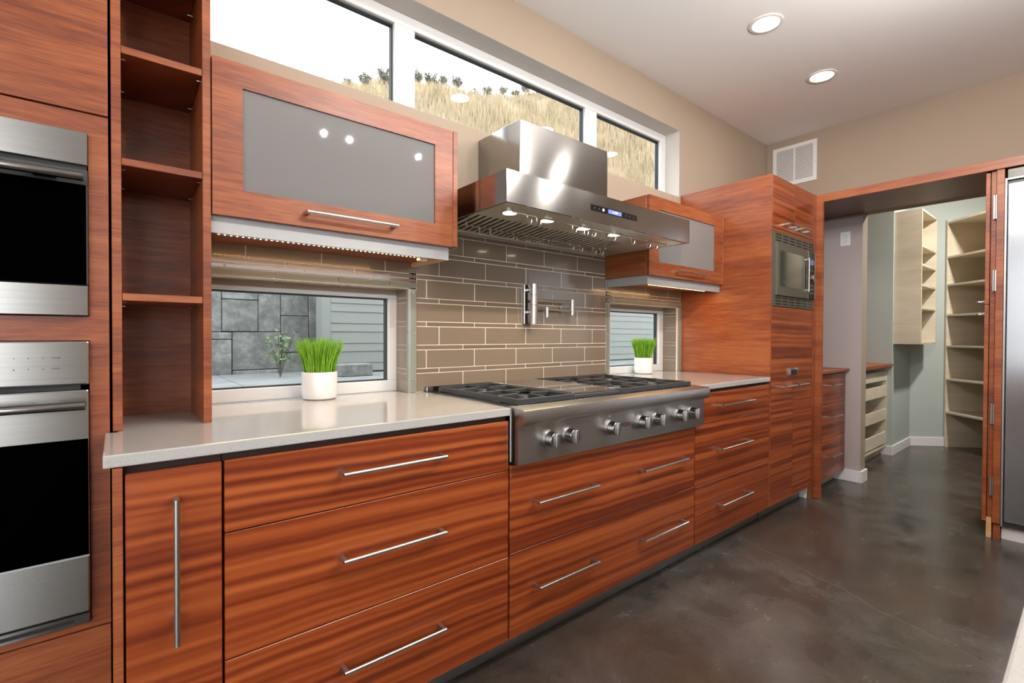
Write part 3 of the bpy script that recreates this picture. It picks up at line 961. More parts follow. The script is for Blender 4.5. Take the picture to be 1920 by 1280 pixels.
for x in (1.275, 1.325, 1.535, 1.585, 1.61, 1.66, 1.80, 1.945, 2.075, 2.135):
    hook(rl, x, -0.475, 1.652)
for x in (1.27, 1.33, 1.47, 1.55, 1.62, 1.70, 1.86, 1.93, 2.04, 2.10):
    hook(rl2, x, -0.15, 1.656, 0.030)
p_ = bx('control_panel', M['black_panel'], t, 1.5425, 1.859, YH - 0.0012, YH + 0.001, 1.6965, 1.7215)
bx('display', M['lcd'], p_, 1.655, 1.745, YH - 0.0018, YH - 0.0010, 1.7005, 1.7175)
for x in (1.690, 1.704, 1.713):
    bx('digit', M['lcd_white'], p_, x - 0.003, x + 0.003, YH - 0.0022, YH - 0.0017, 1.7050, 1.7130)
MB().cyl((1.622, YH - 0.0012, 1.709), (1.622, YH - 0.0020, 1.709), 0.0060, 16).build('power_light', M['lcd_white'], p_)
for x in (1.565, 1.593, 1.775, 1.805, 1.835):
    MB().cyl((x, YH - 0.0012, 1.709), (x, YH - 0.0016, 1.709), 0.0035, 12).build('touch_key', M['charcoal'], p_)

# ------------------------------------------------------------------ cooktop
t = thing('cooktop', 'wide stainless gas cooktop with seven knobs set into the counter', 'cooktop', (1.69, -0.3, 0.72))
kx0, kx1 = 1.0735, 2.3165
ch = MB()
ch.box(kx0, kx1, -0.62, -0.004, 0.72, 0.916)
ch.build('body', M['steel'], t, bevel=0.0015)
nose = [(-0.600, 0.9165), (-0.684, 0.9120), (-0.690, 0.9095), (-0.692, 0.905), (-0.692, 0.872)]
nose += [(-0.692 + 0.030 * (1 - math.cos(a)), 0.872 - 0.020 * math.sin(a)) for a in [math.pi / 2 * i / 8 for i in range(1, 9)]]
nose += [(-0.660, 0.850), (-0.660, 0.7165), (-0.600, 0.7165)]
MB().prism(nose, 'x', kx0 + 0.004, kx1 - 0.004).build('front_panel', M['steel_sat'], t, smooth=True)
bx('rear_trim', M['steel'], t, kx0, kx1, -0.030, -0.006, 0.9163, 0.938, 0.0015)
# knobs
for x in (1.222, 1.323, 1.568, 1.780, 1.894, 2.074, 2.184):
    z = 0.792
    k = MB().cyl((x, -0.6602, z), (x, -0.666, z), 0.0325, 28).cyl((x, -0.666, z), (x, -0.669, z), 0.029, 28).build('knob', M['steel_sat'], t, smooth=True, bevel=0.0008)
    bx_ = MB().cyl((x, -0.669, z), (x, -0.671, z), 0.0255, 24).build('ring', M['charcoal'], k, smooth=True)
    MB().cyl((x, -0.671, z), (x, -0.700, z), 0.0285, 28, 0.0265).build('body', M['steel'], k, smooth=True, bevel=0.0012)
    MB().box(x - 0.0085, x + 0.0085, -0.711, -0.695, z - 0.026, z + 0.026).build('grip', M['steel_sat'], k, bevel=0.004, segs=3, smooth=True)
    MB().box(x - 0.0008, x + 0.0008, -0.6607, -0.6598, z + 0.042, z + 0.047).build('mark', M['print'], t, fixn=False)
MB().cyl((1.568, -0.6603, 0.838), (1.568, -0.6612, 0.838), 0.004, 12).build('indicator', M['white_trim'], t)
text('logo', 'WOLF', M['logo_red'], t, (1.672, -0.6606, 0.792), 0.0255, extrude=0.0004)


def grate(x0, x1, y0, y1):
    r = MB()
    zt, zb = 0.9375, 0.9185
    bw = 0.013
    r.box(x0, x1, y0, y0 + bw, zb, zt).box(x0, x1, y1 - bw, y1, zb, zt).box(x0, x0 + bw, y0 + bw, y1 - bw, zb, zt).box(x1 - bw, x1, y0 + bw, y1 - bw, zb, zt)
    for a, c_ in ((x0, y0), (x1 - 0.03, y0), (x0, y1 - 0.03), (x1 - 0.03, y1 - 0.03)):
        r.box(a, a + 0.03, c_, c_ + 0.03, 0.9165, zb)
    xm = (x0 + x1) / 2; ym = (y0 + y1) / 2
    r.box(x0 + bw, x1 - bw, ym - 0.006, ym + 0.006, zb + 0.004, zt)
    o = r.build('grate', M['iron'], t, bevel=0.002)
    for yc, ya, yb_ in (((y0 + ym) / 2, y0 + bw, ym - 0.006), ((ym + y1) / 2, ym + 0.006, y1 - bw)):
        fg = MB()
        for (px, py, qx, qy) in ((x0 + bw, yc, xm - 0.035, yc), (x1 - bw, yc, xm + 0.035, yc), (xm, ya, xm, yc - 0.035), (xm, yb_, xm, yc + 0.035)):
            dd = Vector((qx - px, qy - py, 0)); n_ = Vector((-dd.y, dd.x, 0)).normalized() * 0.0055
            P0 = Vector((px, py, 0)) - n_; P1 = Vector((qx, qy, 0)) - n_
            zl = [zb + 0.002, zb + 0.004, zt + 0.003, zt]
            vs = [P0 + Vector((0, 0, zl[0])), P1 + Vector((0, 0, zl[1])), P1 + 2 * n_ + Vector((0, 0, zl[1])), P0 + 2 * n_ + Vector((0, 0, zl[0])),
                  P0 + Vector((0, 0, zl[3])), P1 + Vector((0, 0, zl[2])), P1 + 2 * n_ + Vector((0, 0, zl[2])), P0 + 2 * n_ + Vector((0, 0, zl[3]))]
            fg._add([tuple(q) for q in vs], [(3, 2, 1, 0), (4, 5, 6, 7), (0, 1, 5, 4), (1, 2, 6, 5), (2, 3, 7, 6), (3, 0, 4, 7)])
        fg.build('finger', M['iron'], o, bevel=0.0015)
        bu = MB().cyl((xm, yc, 0.9162), (xm, yc, 0.9225), 0.046, 24, 0.042).build('burner', M['charcoal'], t, smooth=True)
        MB().cyl((xm, yc, 0.9225), (xm, yc, 0.9295), 0.034, 24, 0.031).build('burner_cap', M['iron'], bu, smooth=True)


grate(1.118, 1.408, -0.612, -0.055)
grate(1.703, 1.985, -0.612, -0.055)
grate(1.989, 2.270, -0.612, -0.055)
gd = bx('griddle_frame', M['iron'], t, 1.412, 1.699, -0.612, -0.045, 0.9165, 0.932, 0.002)
bx('griddle_lid', M['steel'], gd, 1.414, 1.697, -0.598, -0.040, 0.9322, 0.942, 0.002)
M['lid'] = steel('mirror_finish_steel', (0.62, 0.60, 0.58), 0.05, 0.0, 0.02)
gd.children[0].data.materials[0] = M['lid']

# ------------------------------------------------------------------ pot filler
t = thing('pot_filler', 'folded satin steel pot filler tap on the tiled wall', 'tap', (1.69, 0.0, 1.23))
pl = bx('wall_plate', M['steel'], t, 1.657, 1.713, -0.018, -0.0032, 1.229, 1.438, 0.002)
for z in (1.408, 1.292):
    MB().cyl((1.685, -0.018, z), (1.685, -0.040, z), 0.012, 18).build('valve_stem', M['chrome'], pl, smooth=True)
cl = MB().cyl((1.690, -0.055, 1.229), (1.690, -0.055, 1.439), 0.0195, 28).build('column', M['nickel'], t, bevel=0.001, smooth=True)
MB().cyl((1.690, -0.055, 1.327), (1.690, -0.055, 1.329), 0.0199, 28).cyl((1.690, -0.055, 1.381), (1.690, -0.055, 1.383), 0.0199, 28).build('joint_line', M['charcoal'], cl, smooth=True)
MB().cyl((1.705, -0.055, 1.3525), (1.968, -0.055, 1.3565), 0.0078, 16).build('upper_arm', M['nickel'], t, smooth=True)
MB().cyl((1.980, -0.055, 1.282), (1.980, -0.055, 1.371), 0.0135, 22).build('elbow', M['nickel'], t, bevel=0.001, smooth=True)
MB().cyl((1.968, -0.058, 1.3085), (1.785, -0.062, 1.309), 0.0065, 16).build('lower_arm', M['nickel'], t, smooth=True)
MB().cyl((1.779, -0.062, 1.265), (1.779, -0.062, 1.3215), 0.0105, 20).build('spout', M['nickel'], t, bevel=0.001, smooth=True)
MB().cyl((1.708, -0.055, 1.240), (1.737, -0.055, 1.240), 0.0035, 10).build('lever', M['nickel'], t, smooth=True)

# ------------------------------------------------------------------ potted grass
def potted_grass(label, cx, cy, r, ztop, seed):
    t = thing('potted_grass', label, 'potted plant', (cx, cy, 0.9145), 'white pots of wheat grass')
    h = ztop - 0.9145
    prof = [(0.0, 0.0), (r * 0.84, 0.0), (r * 0.94, 0.004), (r * 0.985, 0.014), (r, 0.03), (r, h - 0.003), (r - 0.001, h), (r - 0.005, h), (r - 0.006, h - 0.012), (0.0, h - 0.012)]
    MB().lathe((cx, cy, 0.9145), prof, 40).build('pot', M['porcelain'], t, smooth=True)
    rg = random.Random(seed)
    g = MB()
    zb = 0.9145 + h - 0.012
    for i in range(950):
        rr = (r - 0.010) * math.sqrt(rg.random()); a = rg.random() * 2 * math.pi
        bx_, by_ = cx + rr * math.cos(a), cy + rr * math.sin(a)
        lean = 0.72 * (rr / r) * (0.75 + 0.5 * rg.random())
        H = (0.142 + rg.uniform(-0.022, 0.012)) * (1 - 0.06 * (rr / r) ** 2)
        a2 = a + rg.uniform(-0.35, 0.35)
        ox_, oy_ = math.cos(a2) * lean * r, math.sin(a2) * lean * r
        w_ = rg.uniform(0.0010, 0.0018)
        b2 = rg.random() * math.pi
        tx, ty = math.cos(b2) * w_, math.sin(b2) * w_
        pts = []
        for k in range(4):
            s_ = k / 3.0
            q = s_ ** 1.5
            pts.append((bx_ + ox_ * q, by_ + oy_ * q, zb + H * s_))
        ws = (1.0, 1.0, 0.8, 0.15)
        vs = []
        for (p, ww) in zip(pts, ws):
            vs += [(p[0] - tx * ww, p[1] - ty * ww, p[2]), (p[0] + tx * ww, p[1] + ty * ww, p[2])]
        g._add(vs, [(0, 1, 3, 2), (2, 3, 5, 4), (4, 5, 7, 6)])
    for k in range(5):      # stray blades
        a = rg.random() * 6.28
        pts = [(cx + 0.04 * math.cos(a), cy + 0.04 * math.sin(a), zb), (cx + 0.08 * math.cos(a), cy + 0.08 * math.sin(a), zb + 0.06), (cx + 0.115 * math.cos(a), min(cy + 0.115 * math.sin(a), 0.10), zb + 0.115)]
        g._add([(pts[0][0] - 0.001, pts[0][1], pts[0][2]), (pts[0][0] + 0.001, pts[0][1], pts[0][2]), (pts[1][0] + 0.001, pts[1][1], pts[1][2]), (pts[1][0] - 0.001, pts[1][1], pts[1][2]), pts[2]], [(0, 1, 2, 3), (3, 2, 4)])
    # keep every blade in front of the window pane
    g.v = [(p[0], min(p[1], 0.128), p[2]) for p in g.v]
    o = g.build('grass', M['grass'], t, fixn=False)
    o['kind'] = 'stuff'
    return t


potted_grass('white pot of green grass on the left countertop, larger in view', 0.626, 0.036, 0.0665, 1.0225, 3)
potted_grass('white pot of green grass on the right countertop beside the tall tower', 2.770, 0.030, 0.063, 1.0225, 5)

# ------------------------------------------------------------------ tall tower with microwave
tx0, tx1 = 3.172, 3.918
t = thing('tall_cabinet', 'tall mahogany cabinet tower holding the microwave, right of the counter', 'cabinet', (3.55, -0.3, 0))
bx('side_panel', M['wood'], t, tx0, tx0 + 0.014, YF + 0.001, 0.004, 0.092, 2.187, 0.0008)
b_ = MB()
b_.box(tx0 + 0.0145, tx1, YB + 0.001, 0.004, 0.092, 1.355).box(tx0 + 0.0145, tx1, YB + 0.001, 0.004, 1.84, 2.187)
b_.box(3.875, tx1, YB + 0.001, 0.004, 1.355, 1.84).box(tx0 + 0.0145, 3.875, -0.02, 0.004, 1.355, 1.84)
b_.build('body', M['wood'], t, fixn=False)
for (a, c_, h0, h1) in ((3.1885, 3.5355, 3.362, 3.514), (3.5385, 3.866, 3.592, 3.730)):
    d = bx('door', M['ribbon'], t, a, c_, YF, YB, 1.861, 2.186, 0.001)
    bar_handle(d, h0, h1, YF, 1.898)
bx('rail', M['wood'], t, 3.1885, 3.866, YF + 0.001, YB, 1.8335, 1.858)
op = bx('panel', M['ribbon'], t, 3.1885, 3.866, YF, YB, 0.876, 1.3605, 0.001)
fr = MB().box(3.458, 3.466, YF - 0.012, YF, 0.915, 0.957).box(3.575, 3.583, YF - 0.012, YF, 0.915, 0.957).box(3.466, 3.575, YF - 0.004, YF, 0.915, 0.957).build('outlet', M['alu'], op, fixn=False)
bx('socket', M['black'], op, 3.488, 3.556, YF - 0.016, YF - 0.0042, 0.9165, 0.9475, 0.002)
for (a, c_, h0, h1) in ((3.1885, 3.5295, 3.331, 3.503), (3.5325, 3.866, 3.545, 3.722)):
    d = bx('door', M['ribbon'], t, a, c_, YF, YB, ZD0, 0.8735, 0.001)
    bar_handle(d, h0, h1, YF, 0.842)
bx('filler', M['wood'], t, 3.869, tx1, YF - 0.001, YB, 0.0, 2.187, 0.0005)
bx('toe_board', M['alu'], t, tx0 + 0.015, 3.869, -0.553, -0.541, 0.0, 0.0915)
bx('toe_return', M['white_trim'], t, 3.855, 3.8685, -0.60, -0.553, 0.0, 0.0915)

# microwave
t = thing('microwave', 'built-in microwave with slotted trim frame in the tall tower', 'microwave', (3.53, -0.3, 1.36))
mx0, mx1, mz0, mz1 = 3.1885, 3.864, 1.3625, 1.8315
YM = YF - 0.006
bx('body', M['black'], t, 3.20, 3.87, YM + 0.02, -0.03, 1.37, 1.825)
f_ = MB().box(mx0, mx1, YM, YM + 0.02, mz1 - 0.066, mz1).box(mx0, mx1, YM, YM + 0.02, mz0, mz0 + 0.066).box(mx0, 3.216, YM, YM + 0.02, mz0 + 0.066, mz1 - 0.066).box(3.850, mx1, YM, YM + 0.02, mz0 + 0.066, mz1 - 0.066).build('trim_frame', M['mw_steel'], t, fixn=False)
for zz in (mz1 - 0.033, mz0 + 0.033):
    for r_ in (-0.019, 0.0, 0.019):
        for k in range(6):
            x = 3.215 + k * 0.108
            bx('vent_slot', M['black'], f_, x + 0.010, x + 0.092, YM - 0.0006, YM + 0.0004, zz + r_ - 0.004, zz + r_ + 0.004)
d = bx('door', M['mw_steel'], t, 3.2165, 3.7275, YM - 0.012, YM + 0.019, 1.4305, 1.7635, 0.0015)
bx('window', M['mw_glass'], d, 3.262, 3.690, YM - 0.0128, YM - 0.0115, 1.488, 1.716)
MB().cyl((3.700, YM - 0.026, 1.478), (3.700, YM - 0.026, 1.712), 0.0042, 14).box(3.695, 3.705, YM - 0.026, YM - 0.012, 1.484, 1.494).box(3.695, 3.705, YM - 0.026, YM - 0.012, 1.696, 1.706).build('handle', M['nickel'], d, smooth=True)
text('logo', 'Wolf', M['alu'], d, (3.322, YM - 0.0135, 1.515), 0.024)
cp = bx('control_panel', M['black_panel'], t, 3.730, 3.848, YM - 0.012, YM + 0.019, 1.4305, 1.7635, 0.0015)
bx('display', M['lcd_dim'], cp, 3.755, 3.820, YM - 0.0128, YM - 0.0115, 1.672, 1.706)
for r_, zz in enumerate((1.632, 1.528, 1.500, 1.472)):
    for k in range(3):
        bx('key', M['alu'], cp, 3.752 + k * 0.028, 3.768 + k * 0.028, YM - 0.0130, YM - 0.0115, zz - 0.003, zz + 0.003)
MB().cyl((3.788, YM - 0.012, 1.578), (3.788, YM - 0.030, 1.578), 0.026, 24).build('dial', M['nickel'], cp, bevel=0.002, smooth=True)
for xx in (3.7285, 3.849):
    bx('edge_strip', M['alu'], t, xx - 0.0015, xx + 0.0015, YM - 0.0135, YM - 0.0005, 1.4305, 1.7635)

# ------------------------------------------------------------------ passage: casing, header, soffit
w = MB()
w.box(3.919, 3.944, -0.6675, -0.6015, 0.0, 2.187)
w.box(3.919, 3.944, -2.62, -0.6675, 2.133, 2.187)
struct(w.build('trim_1', M['wood'], bevel=0.001), 'mahogany casing post and header framing the pantry passage', 'casing')
w = MB()
w.box(3.9445, 4.50, -1.502, WY - 0.002, 2.134, 2.150).box(3.9445, XR - 0.005, -2.62, WY - 0.002, 2.170, 2.186)
w.box(4.49, 4.515, -1.502, WY - 0.002, 2.134, 2.165)
struct(w.build('trim_2', M['wood'], fixn=False), 'mahogany soffit panel overhead in the pantry passage', 'soffit')

# niche drawer cabinet
t = thing('drawer_cabinet', 'low three-drawer cabinet in the passage, beside the doorway corner', 'cabinet', (4.25, -0.3, 0))
bx('body', M['gap'], t, 3.95, 4.588, -0.606, -0.002, 0.092, 0.8905)
for z0, z1, hz in ((ZD0, 0.3935, 0.254), (0.3965, 0.6925, 0.556), (0.6955, 0.8805, 0.797)):
    d = bx('drawer', M['ribbon'], t, 3.952, 4.577, -0.627, -0.607, z0, z1, 0.001)
    bar_handle(d, 4.18, 4.402, -0.627, hz)
bx('top', M['wood'], t, 3.946, 4.589, -0.652, -0.002, 0.891, 0.9125, 0.001)
bx('toe_board', M['maple'], t, 3.95, 4.575, -0.549, -0.537, 0.0, 0.0915)

# switch plate
t = thing('switch_plate', 'white wall control plate on the taupe passage wall', 'switch', (XR - 0.004, -0.612, 1.905))
pl = bx('plate', M['white_trim'], t, XR - 0.010, XR - 0.0042, -0.648, -0.577, 1.906, 2.021, 0.002)
MB().cyl((XR - 0.010, -0.617, 1.947), (XR - 0.020, -0.617, 1.947), 0.010, 16).build('dial', M['white_pvc'], pl, smooth=True)
bx('button', M['white_pvc'], pl, XR - 0.0125, XR - 0.0098, -0.636, -0.596, 1.965, 2.005, 0.001)

# return air grille
t = thing('air_vent', 'white return air grille high on the tan end wall', 'vent', (XR, -0.22, 2.50))
f_ = MB()
vy0, vy1, vz0, vz1 = -0.399, -0.046, 2.500, 2.847
fw = 0.030
f_.box(XR - 0.008, XR - 0.0003, vy0, vy1, vz0, vz0 + fw).box(XR - 0.008, XR - 0.0003, vy0, vy1, vz1 - fw, vz1)
f_.box(XR - 0.008, XR - 0.0003, vy0, vy0 + fw, vz0 + fw, vz1 - fw).box(XR - 0.008, XR - 0.0003, vy1 - fw, vy1, vz0 + fw, vz1 - fw)
ym = (vy0 + vy1) / 2
f_.box(XR - 0.008, XR - 0.0003, ym - 0.006, ym + 0.006, vz0 + fw, vz1 - fw)
f_.build('frame', M['white_trim'], t, fixn=False)
bx('backing', M['vent_back'], t, XR - 0.0012, XR - 0.0002, vy0 + fw, vy1 - fw, vz0 + fw, vz1 - fw)
lm = None
nl = 21
for col_ in ((vy0 + fw, ym - 0.006), (ym + 0.006, vy1 - fw)):
    for i in range(nl):
        zc = vz0 + fw + (i + 0.5) * (vz1 - vz0 - 2 * fw) / nl
        if lm is None:
            lo = MB().obox((XR - 0.0075, col_[0], zc - 0.006), (0, col_[1] - col_[0], 0), (0.0055, 0, 0.0105), (0.0008, 0, -0.0006)).build('louver', M['white_trim'], t)
            lm = lo.data; lc = WL[lo.name].copy(); z00 = zc; y00 = (col_[0] + col_[1]) / 2
        else:
            lo = bpy.data.objects.new('louver', lm); COL.objects.link(lo)
            attach(lo, lc + Vector((0, (col_[0] + col_[1]) / 2 - y00, zc - z00)), t)
for (y_, z_) in ((vy0 + 0.015, 2.66), (vy1 - 0.015, 2.685)):
    MB().cyl((XR - 0.008, y_, z_), (XR - 0.0095, y_, z_), 0.004, 10).build('screw', M['nickel'], t)

# ------------------------------------------------------------------ refrigerator, its panels, passage doors
FX = 3.940
t = thing('refrigerator', 'tall stainless refrigerator at the right edge of the picture', 'refrigerator', (4.25, -2.05, 0))
bx('body', M['charcoal'], t, FX + 0.02, 4.57, -2.56, -1.592, 0.075, 2.11)
bx('door', M['steel_v'], t, FX, FX + 0.022, -2.555, -1.594, 0.105, 2.045, 0.003)
fr = MB().box(FX - 0.004, FX + 0.02, -1.5905, -1.5825, 0.080, 2.075).box(FX - 0.004, FX + 0.02, -2.56, -1.5905, 2.066, 2.075).build('edge_trim', M['alu'], t, fixn=False)
bx('gasket', M['gasket'], t, FX + 0.006, FX + 0.021, -2.556, -1.5906, 0.080, 0.104)
bx('top_grille', M['steel'], t, FX + 0.005, FX + 0.021, -2.555, -1.592, 2.0755, 2.128)
bx('toe_panel', M['white_trim'], t, FX + 0.03, FX + 0.042, -2.56, -1.5835, 0.0, 0.074)
t = thing('end_panel', 'mahogany end panel standing between the refrigerator and the passage', 'panel', (4.25, -1.565, 0))
bx('board', M['wood'], t, 3.9315, 4.59, -1.5805, -1.5485, 0.0915, 2.1325, 0.001)
bx('base', M['wood'], t, 3.945, 4.59, -1.5805, -1.5515, 0.0, 0.0912)
bx('stile', M['wood'], t, 3.952, 4.59, -1.5455, -1.5250, 0.115, 2.1325)
bx('reveal', M['gap'], t, 3.965, 4.59, -1.5483, -1.5457, 0.03, 2.1325)
bx('raw_foot', M['raw'], t, 3.936, 4.05, -1.545, -1.523, 0.0, 0.1145)
DOORX = 3.930
for lab, z0, z1, hz in (('upper mahogany passage door, swung open edge-on beside the refrigerator', 1.3595, 2.122, 1.376),
                        ('lower mahogany passage door, swung open edge-on beside the refrigerator', 0.094, 1.3565, 1.304)):
    t = thing('passage_door', lab, 'door', (4.2, -1.514, z0), 'passage doors')
    d = bx('leaf', M['wood'], t, DOORX, 4.49, -1.5225, -1.5045, z0, z1, 0.001)
    hd = MB().cyl((DOORX + 0.045, -1.5045, hz), (DOORX + 0.045, -1.488, hz), 0.010, 14)
    hd.tube([(DOORX + 0.045, -1.488, hz), (DOORX + 0.043, -1.474, hz), (DOORX + 0.050, -1.468, hz), (DOORX + 0.10, -1.466, hz), (DOORX + 0.14, -1.467, hz - 0.003)], 0.0065, 10)
    hd.build('lever_handle', M['chrome'], t, smooth=True)
    for za in ((1.852, 1.988), (1.436, 1.557)) if z0 > 1 else ((0.665, 0.782), (0.248, 0.356)):
        h = MB().cyl((3.930, -1.5475, za[0]), (3.930, -1.5475, za[1]), 0.0055, 12).box(3.931, 3.936, -1.5475, -1.536, za[0], za[1])
        h.build('hinge', M['nickel'], t, smooth=True)

# ------------------------------------------------------------------ pantry furniture
t = thing('pullout_cabinet', 'maple cabinet of four open pull-out trays in the pantry', 'cabinet', (5.3, -0.3, 0))
b_ = MB()
px0, px1 = 4.75, 5.903
b_.box(px0, px0 + 0.02, -0.600, -0.01, 0.085, 0.875).box(px1 - 0.02, px1, -0.600, -0.01, 0.085, 0.875).box(px0, px1, -0.03, -0.01, 0.085, 0.875)
b_.box(px0, px1, -0.600, -0.01, 0.085, 0.105).box(px0, px1, -0.600, -0.01, 0.862, 0.878)
b_.build('body', M['maple'], t, fixn=False)
bx('top', M['wood'], t, px0 - 0.015, 5.9045, -0.648, -0.01, 0.8785, 0.905, 0.001)
bx('toe_board', M['maple'], t, px0, px1, -0.551, -0.541, 0, 0.0845)
for z0, z1 in ((0.745, 0.832), (0.588, 0.692), (0.358, 0.462), (0.122, 0.236)):
    tr = MB().box(px0 + 0.025, px1 - 0.025, -0.602, -0.588, z0, z1).box(px0 + 0.025, px1 - 0.025, -0.588, -0.05, z0, z0 + 0.012)
    tr.box(px0 + 0.025, px0 + 0.037, -0.588, -0.05, z0, z1).box(px1 - 0.037, px1 - 0.025, -0.588, -0.05, z0, z1).box(px0 + 0.025, px1 - 0.025, -0.062, -0.05, z0, z1)
    tr.build('tray', M['maple'], t, fixn=False)

t = thing('pantry_wall_cabinet', 'open maple wall cabinet hanging in the pantry corner', 'cabinet', (6.25, -0.75, 1.10))
cx0, cx1, cy0, cy1 = 5.925, 6.578, -0.853, -0.6405
bx('side_panel', M['maple'], t, cx0, cx0 + 0.018, cy0, cy1, 1.099, 2.392, 0.001)
bx('side_panel', M['maple'], t, cx1 - 0.018, cx1, cy0, cy1, 1.099, 2.392, 0.001)
bx('back_panel', M['maple'], t, cx0 + 0.018, cx1 - 0.018, cy1 - 0.008, cy1, 1.099, 2.392)
bx('top_panel', M['maple'], t, cx0 + 0.018, cx1 - 0.018, cy0, cy1 - 0.008, 2.374, 2.392)
bx('bottom_panel', M['maple'], t, cx0 + 0.018, cx1 - 0.018, cy0, cy1 - 0.008, 1.099, 1.117)
for z in (1.456, 1.678, 1.873, 2.052):
    bx('shelf', M['maple'], t, cx0 + 0.0185, cx1 - 0.0185, cy0 + 0.004, cy1 - 0.0085, z - 0.018, z)

A = Vector((6.838, -0.882, 0.0))
t = thing('pantry_shelves', 'tall open maple shelving set at an angle in the pantry', 'shelf unit', (6.7, -1.3, 0))
TH = 0.019
DEP = 0.40; LEN = 0.95
e2 = e; 
MB().obox(A, e2 * DEP, dv * TH, (0, 0, 2.41)).build('side_panel', M['maple'], t)
MB().obox(A + dv * (LEN - TH), e2 * DEP, dv * TH, (0, 0, 2.41)).build('side_panel', M['maple'], t)
MB().obox(A + e2 * (DEP - 0.008) + dv * TH, e2 * 0.008, dv * (LEN - 2 * TH), (0, 0, 2.41)).build('back_panel', M['maple'], t)
for z in (0.379, 0.731, 1.082, 1.411, 1.73, 2.022, 2.392):
    MB().obox(A + dv * TH + Vector((0, 0, z - 0.02)) + e2 * 0.003, e2 * (DEP - 0.012), dv * (LEN - 2 * TH), (0, 0, 0.02)).build('shelf', M['maple'], t)
hm = MB()
for k in range(60):
    z = 0.2 + k * 0.036
    for s_ in (0.035, 0.30):
        q = A + dv * (TH + 0.0003) + e2 * s_ + Vector((0, 0, z))
        hm.cyl(q, q + dv * 0.0006, 0.003, 6)
hm.build('pin_holes', M['twig'], t, fixn=False)['kind'] = 'stuff'

# ------------------------------------------------------------------ island
t = thing('kitchen_island', 'island with cream quartz top, its edge at the lower right', 'island', (1.5, -2.4, 0))
bx('countertop', M['quartz'], t, 0.05, 2.75, -2.86, -1.894, 0.884, 0.914, 0.003, 2)
bx('body', M['island'], t, 0.10, 2.70, -2.80, -1.935, 0.09, 0.8838)
bx('toe_board', M['gap'], t, 0.15, 2.65, -2.74, -2.0, 0.0, 0.0898)

# ------------------------------------------------------------------ recessed ceiling lights
def downlight(x, y, label, watts, group='recessed ceiling lights'):
    t = thing('ceiling_light', label, 'ceiling light', (x, y, ZC), group)
    MB().lathe((x, y, ZC), [(0.088, -0.0002), (0.088, -0.004), (0.084, -0.006), (0.069, -0.006), (0.067, -0.002), (0.067, -0.0002)], 32).build('ring', M['white_trim'], t, smooth=True)
    MB().cyl((x, y, ZC - 0.0030), (x, y, ZC - 0.0005), 0.067, 28).build('lens', M['lens'], t)
    ld = bpy.data.lights.new('ceiling_lamp', 'AREA')
    ld.shape = 'DISK'; ld.size = 0.13; ld.energy = watts; ld.color = (1.0, 0.955, 0.90)
    lo = bpy.data.objects.new('ceiling_lamp', ld); COL.objects.link(lo)
    attach(lo, (x, y, ZC - 0.008), t)


downlight(2.797, -0.74, 'round recessed ceiling light, larger of the two in view', DOWNLIGHT_W)
downlight(3.645, -0.74, 'round recessed ceiling light nearest the pantry end wall', DOWNLIGHT_W)
for x, lb in ((0.24, 'above the open shelf unit'), (1.09, 'in front of the left frosted cabinet'), (1.945, 'above the range hood, mirrored in the high window')):
    downlight(x, -0.74, 'added unseen recessed ceiling light ' + lb, DOWNLIGHT_W)
for x, lb in ((-0.9, 'left of the island'), (0.8, 'above the near end of the island'), (2.5, 'above the far end of the island'), (3.6, 'in front of the refrigerator')):  # unseen row, added to brighten the room
    downlight(x, -2.3, 'added unseen recessed ceiling light ' + lb, DOWNLIGHT_W)
for x, lb in ((-2.4, 'leftmost in the living area'), (-0.9, 'middle one in the living area'), (0.6, 'rightmost in the living area')):  # unseen living-area lights, added for more brightness
    downlight(x, -4.8, 'added unseen recessed ceiling light, ' + lb, DOWNLIGHT_W)
downlight(5.75, -1.65, 'round recessed ceiling light inside the pantry', DOWNLIGHT_W * 19.0)

for i, (x, y, z) in enumerate(((1.0155, -1.8, 2.439), (1.179, -1.8, 2.4405), (1.6795, -1.8, 2.4475), (2.15, -1.8, 2.45), (2.56, -1.8, 2.45))):  # last two pendants are unseen, added to brighten the ceiling
    t = thing('pendant_light', ('small halogen pendant, leftmost mirrored in the cabinet glass', 'small halogen pendant, middle one mirrored in the cabinet glass', 'small halogen pendant, rightmost mirrored in the cabinet glass', 'added unseen pendant, fourth along the island', 'added unseen pendant, last along the island towards the pantry')[i], 'pendant', (x, y, z), 'halogen pendants over the island')
    MB().cyl((x, y, z + 0.02), (x, y, ZC), 0.002, 6).build('wire', M['chrome'], t)
    MB().lathe((x, y, z), [(0.0, -0.011), (0.008, -0.009), (0.010, 0.0), (0.007, 0.009), (0.0, 0.012)], 14).build('lamp', M['pendant'], t, smooth=True)
    ld = bpy.data.lights.new('pendant_bulb', 'POINT')
    ld.energy = PENDANT_W; ld.color = (1.0, 0.955, 0.91); ld.shadow_soft_size = 0.017
    lo = bpy.data.objects.new('pendant_bulb', ld); COL.objects.link(lo)
    attach(lo, (x, y, z), t)

# ------------------------------------------------------------------ outside
struct(bx('ground', M['bounce_ground'], None, -60, 80, -60, 0.2, -0.5, -0.10), 'bare unseen ground around the house, paled to bounce daylight indoors', 'ground')
PZ = 0.75
t = sroot('patio', (3, 2, PZ), 'pale concrete patio slabs outside the low windows', 'patio')
bx('bed', M['joint'], t, -4, 12, 0.22, 3.9, -0.4, PZ - 0.012)
for i in range(10):
    for j in range(3):
        x0 = -4 + i * 1.6; y0 = 0.22 + j * 1.21
        bx('slab', M['patio'], t, x0 + 0.004, x0 + 1.596, y0 + 0.004, y0 + 1.206, PZ - 0.012, PZ)

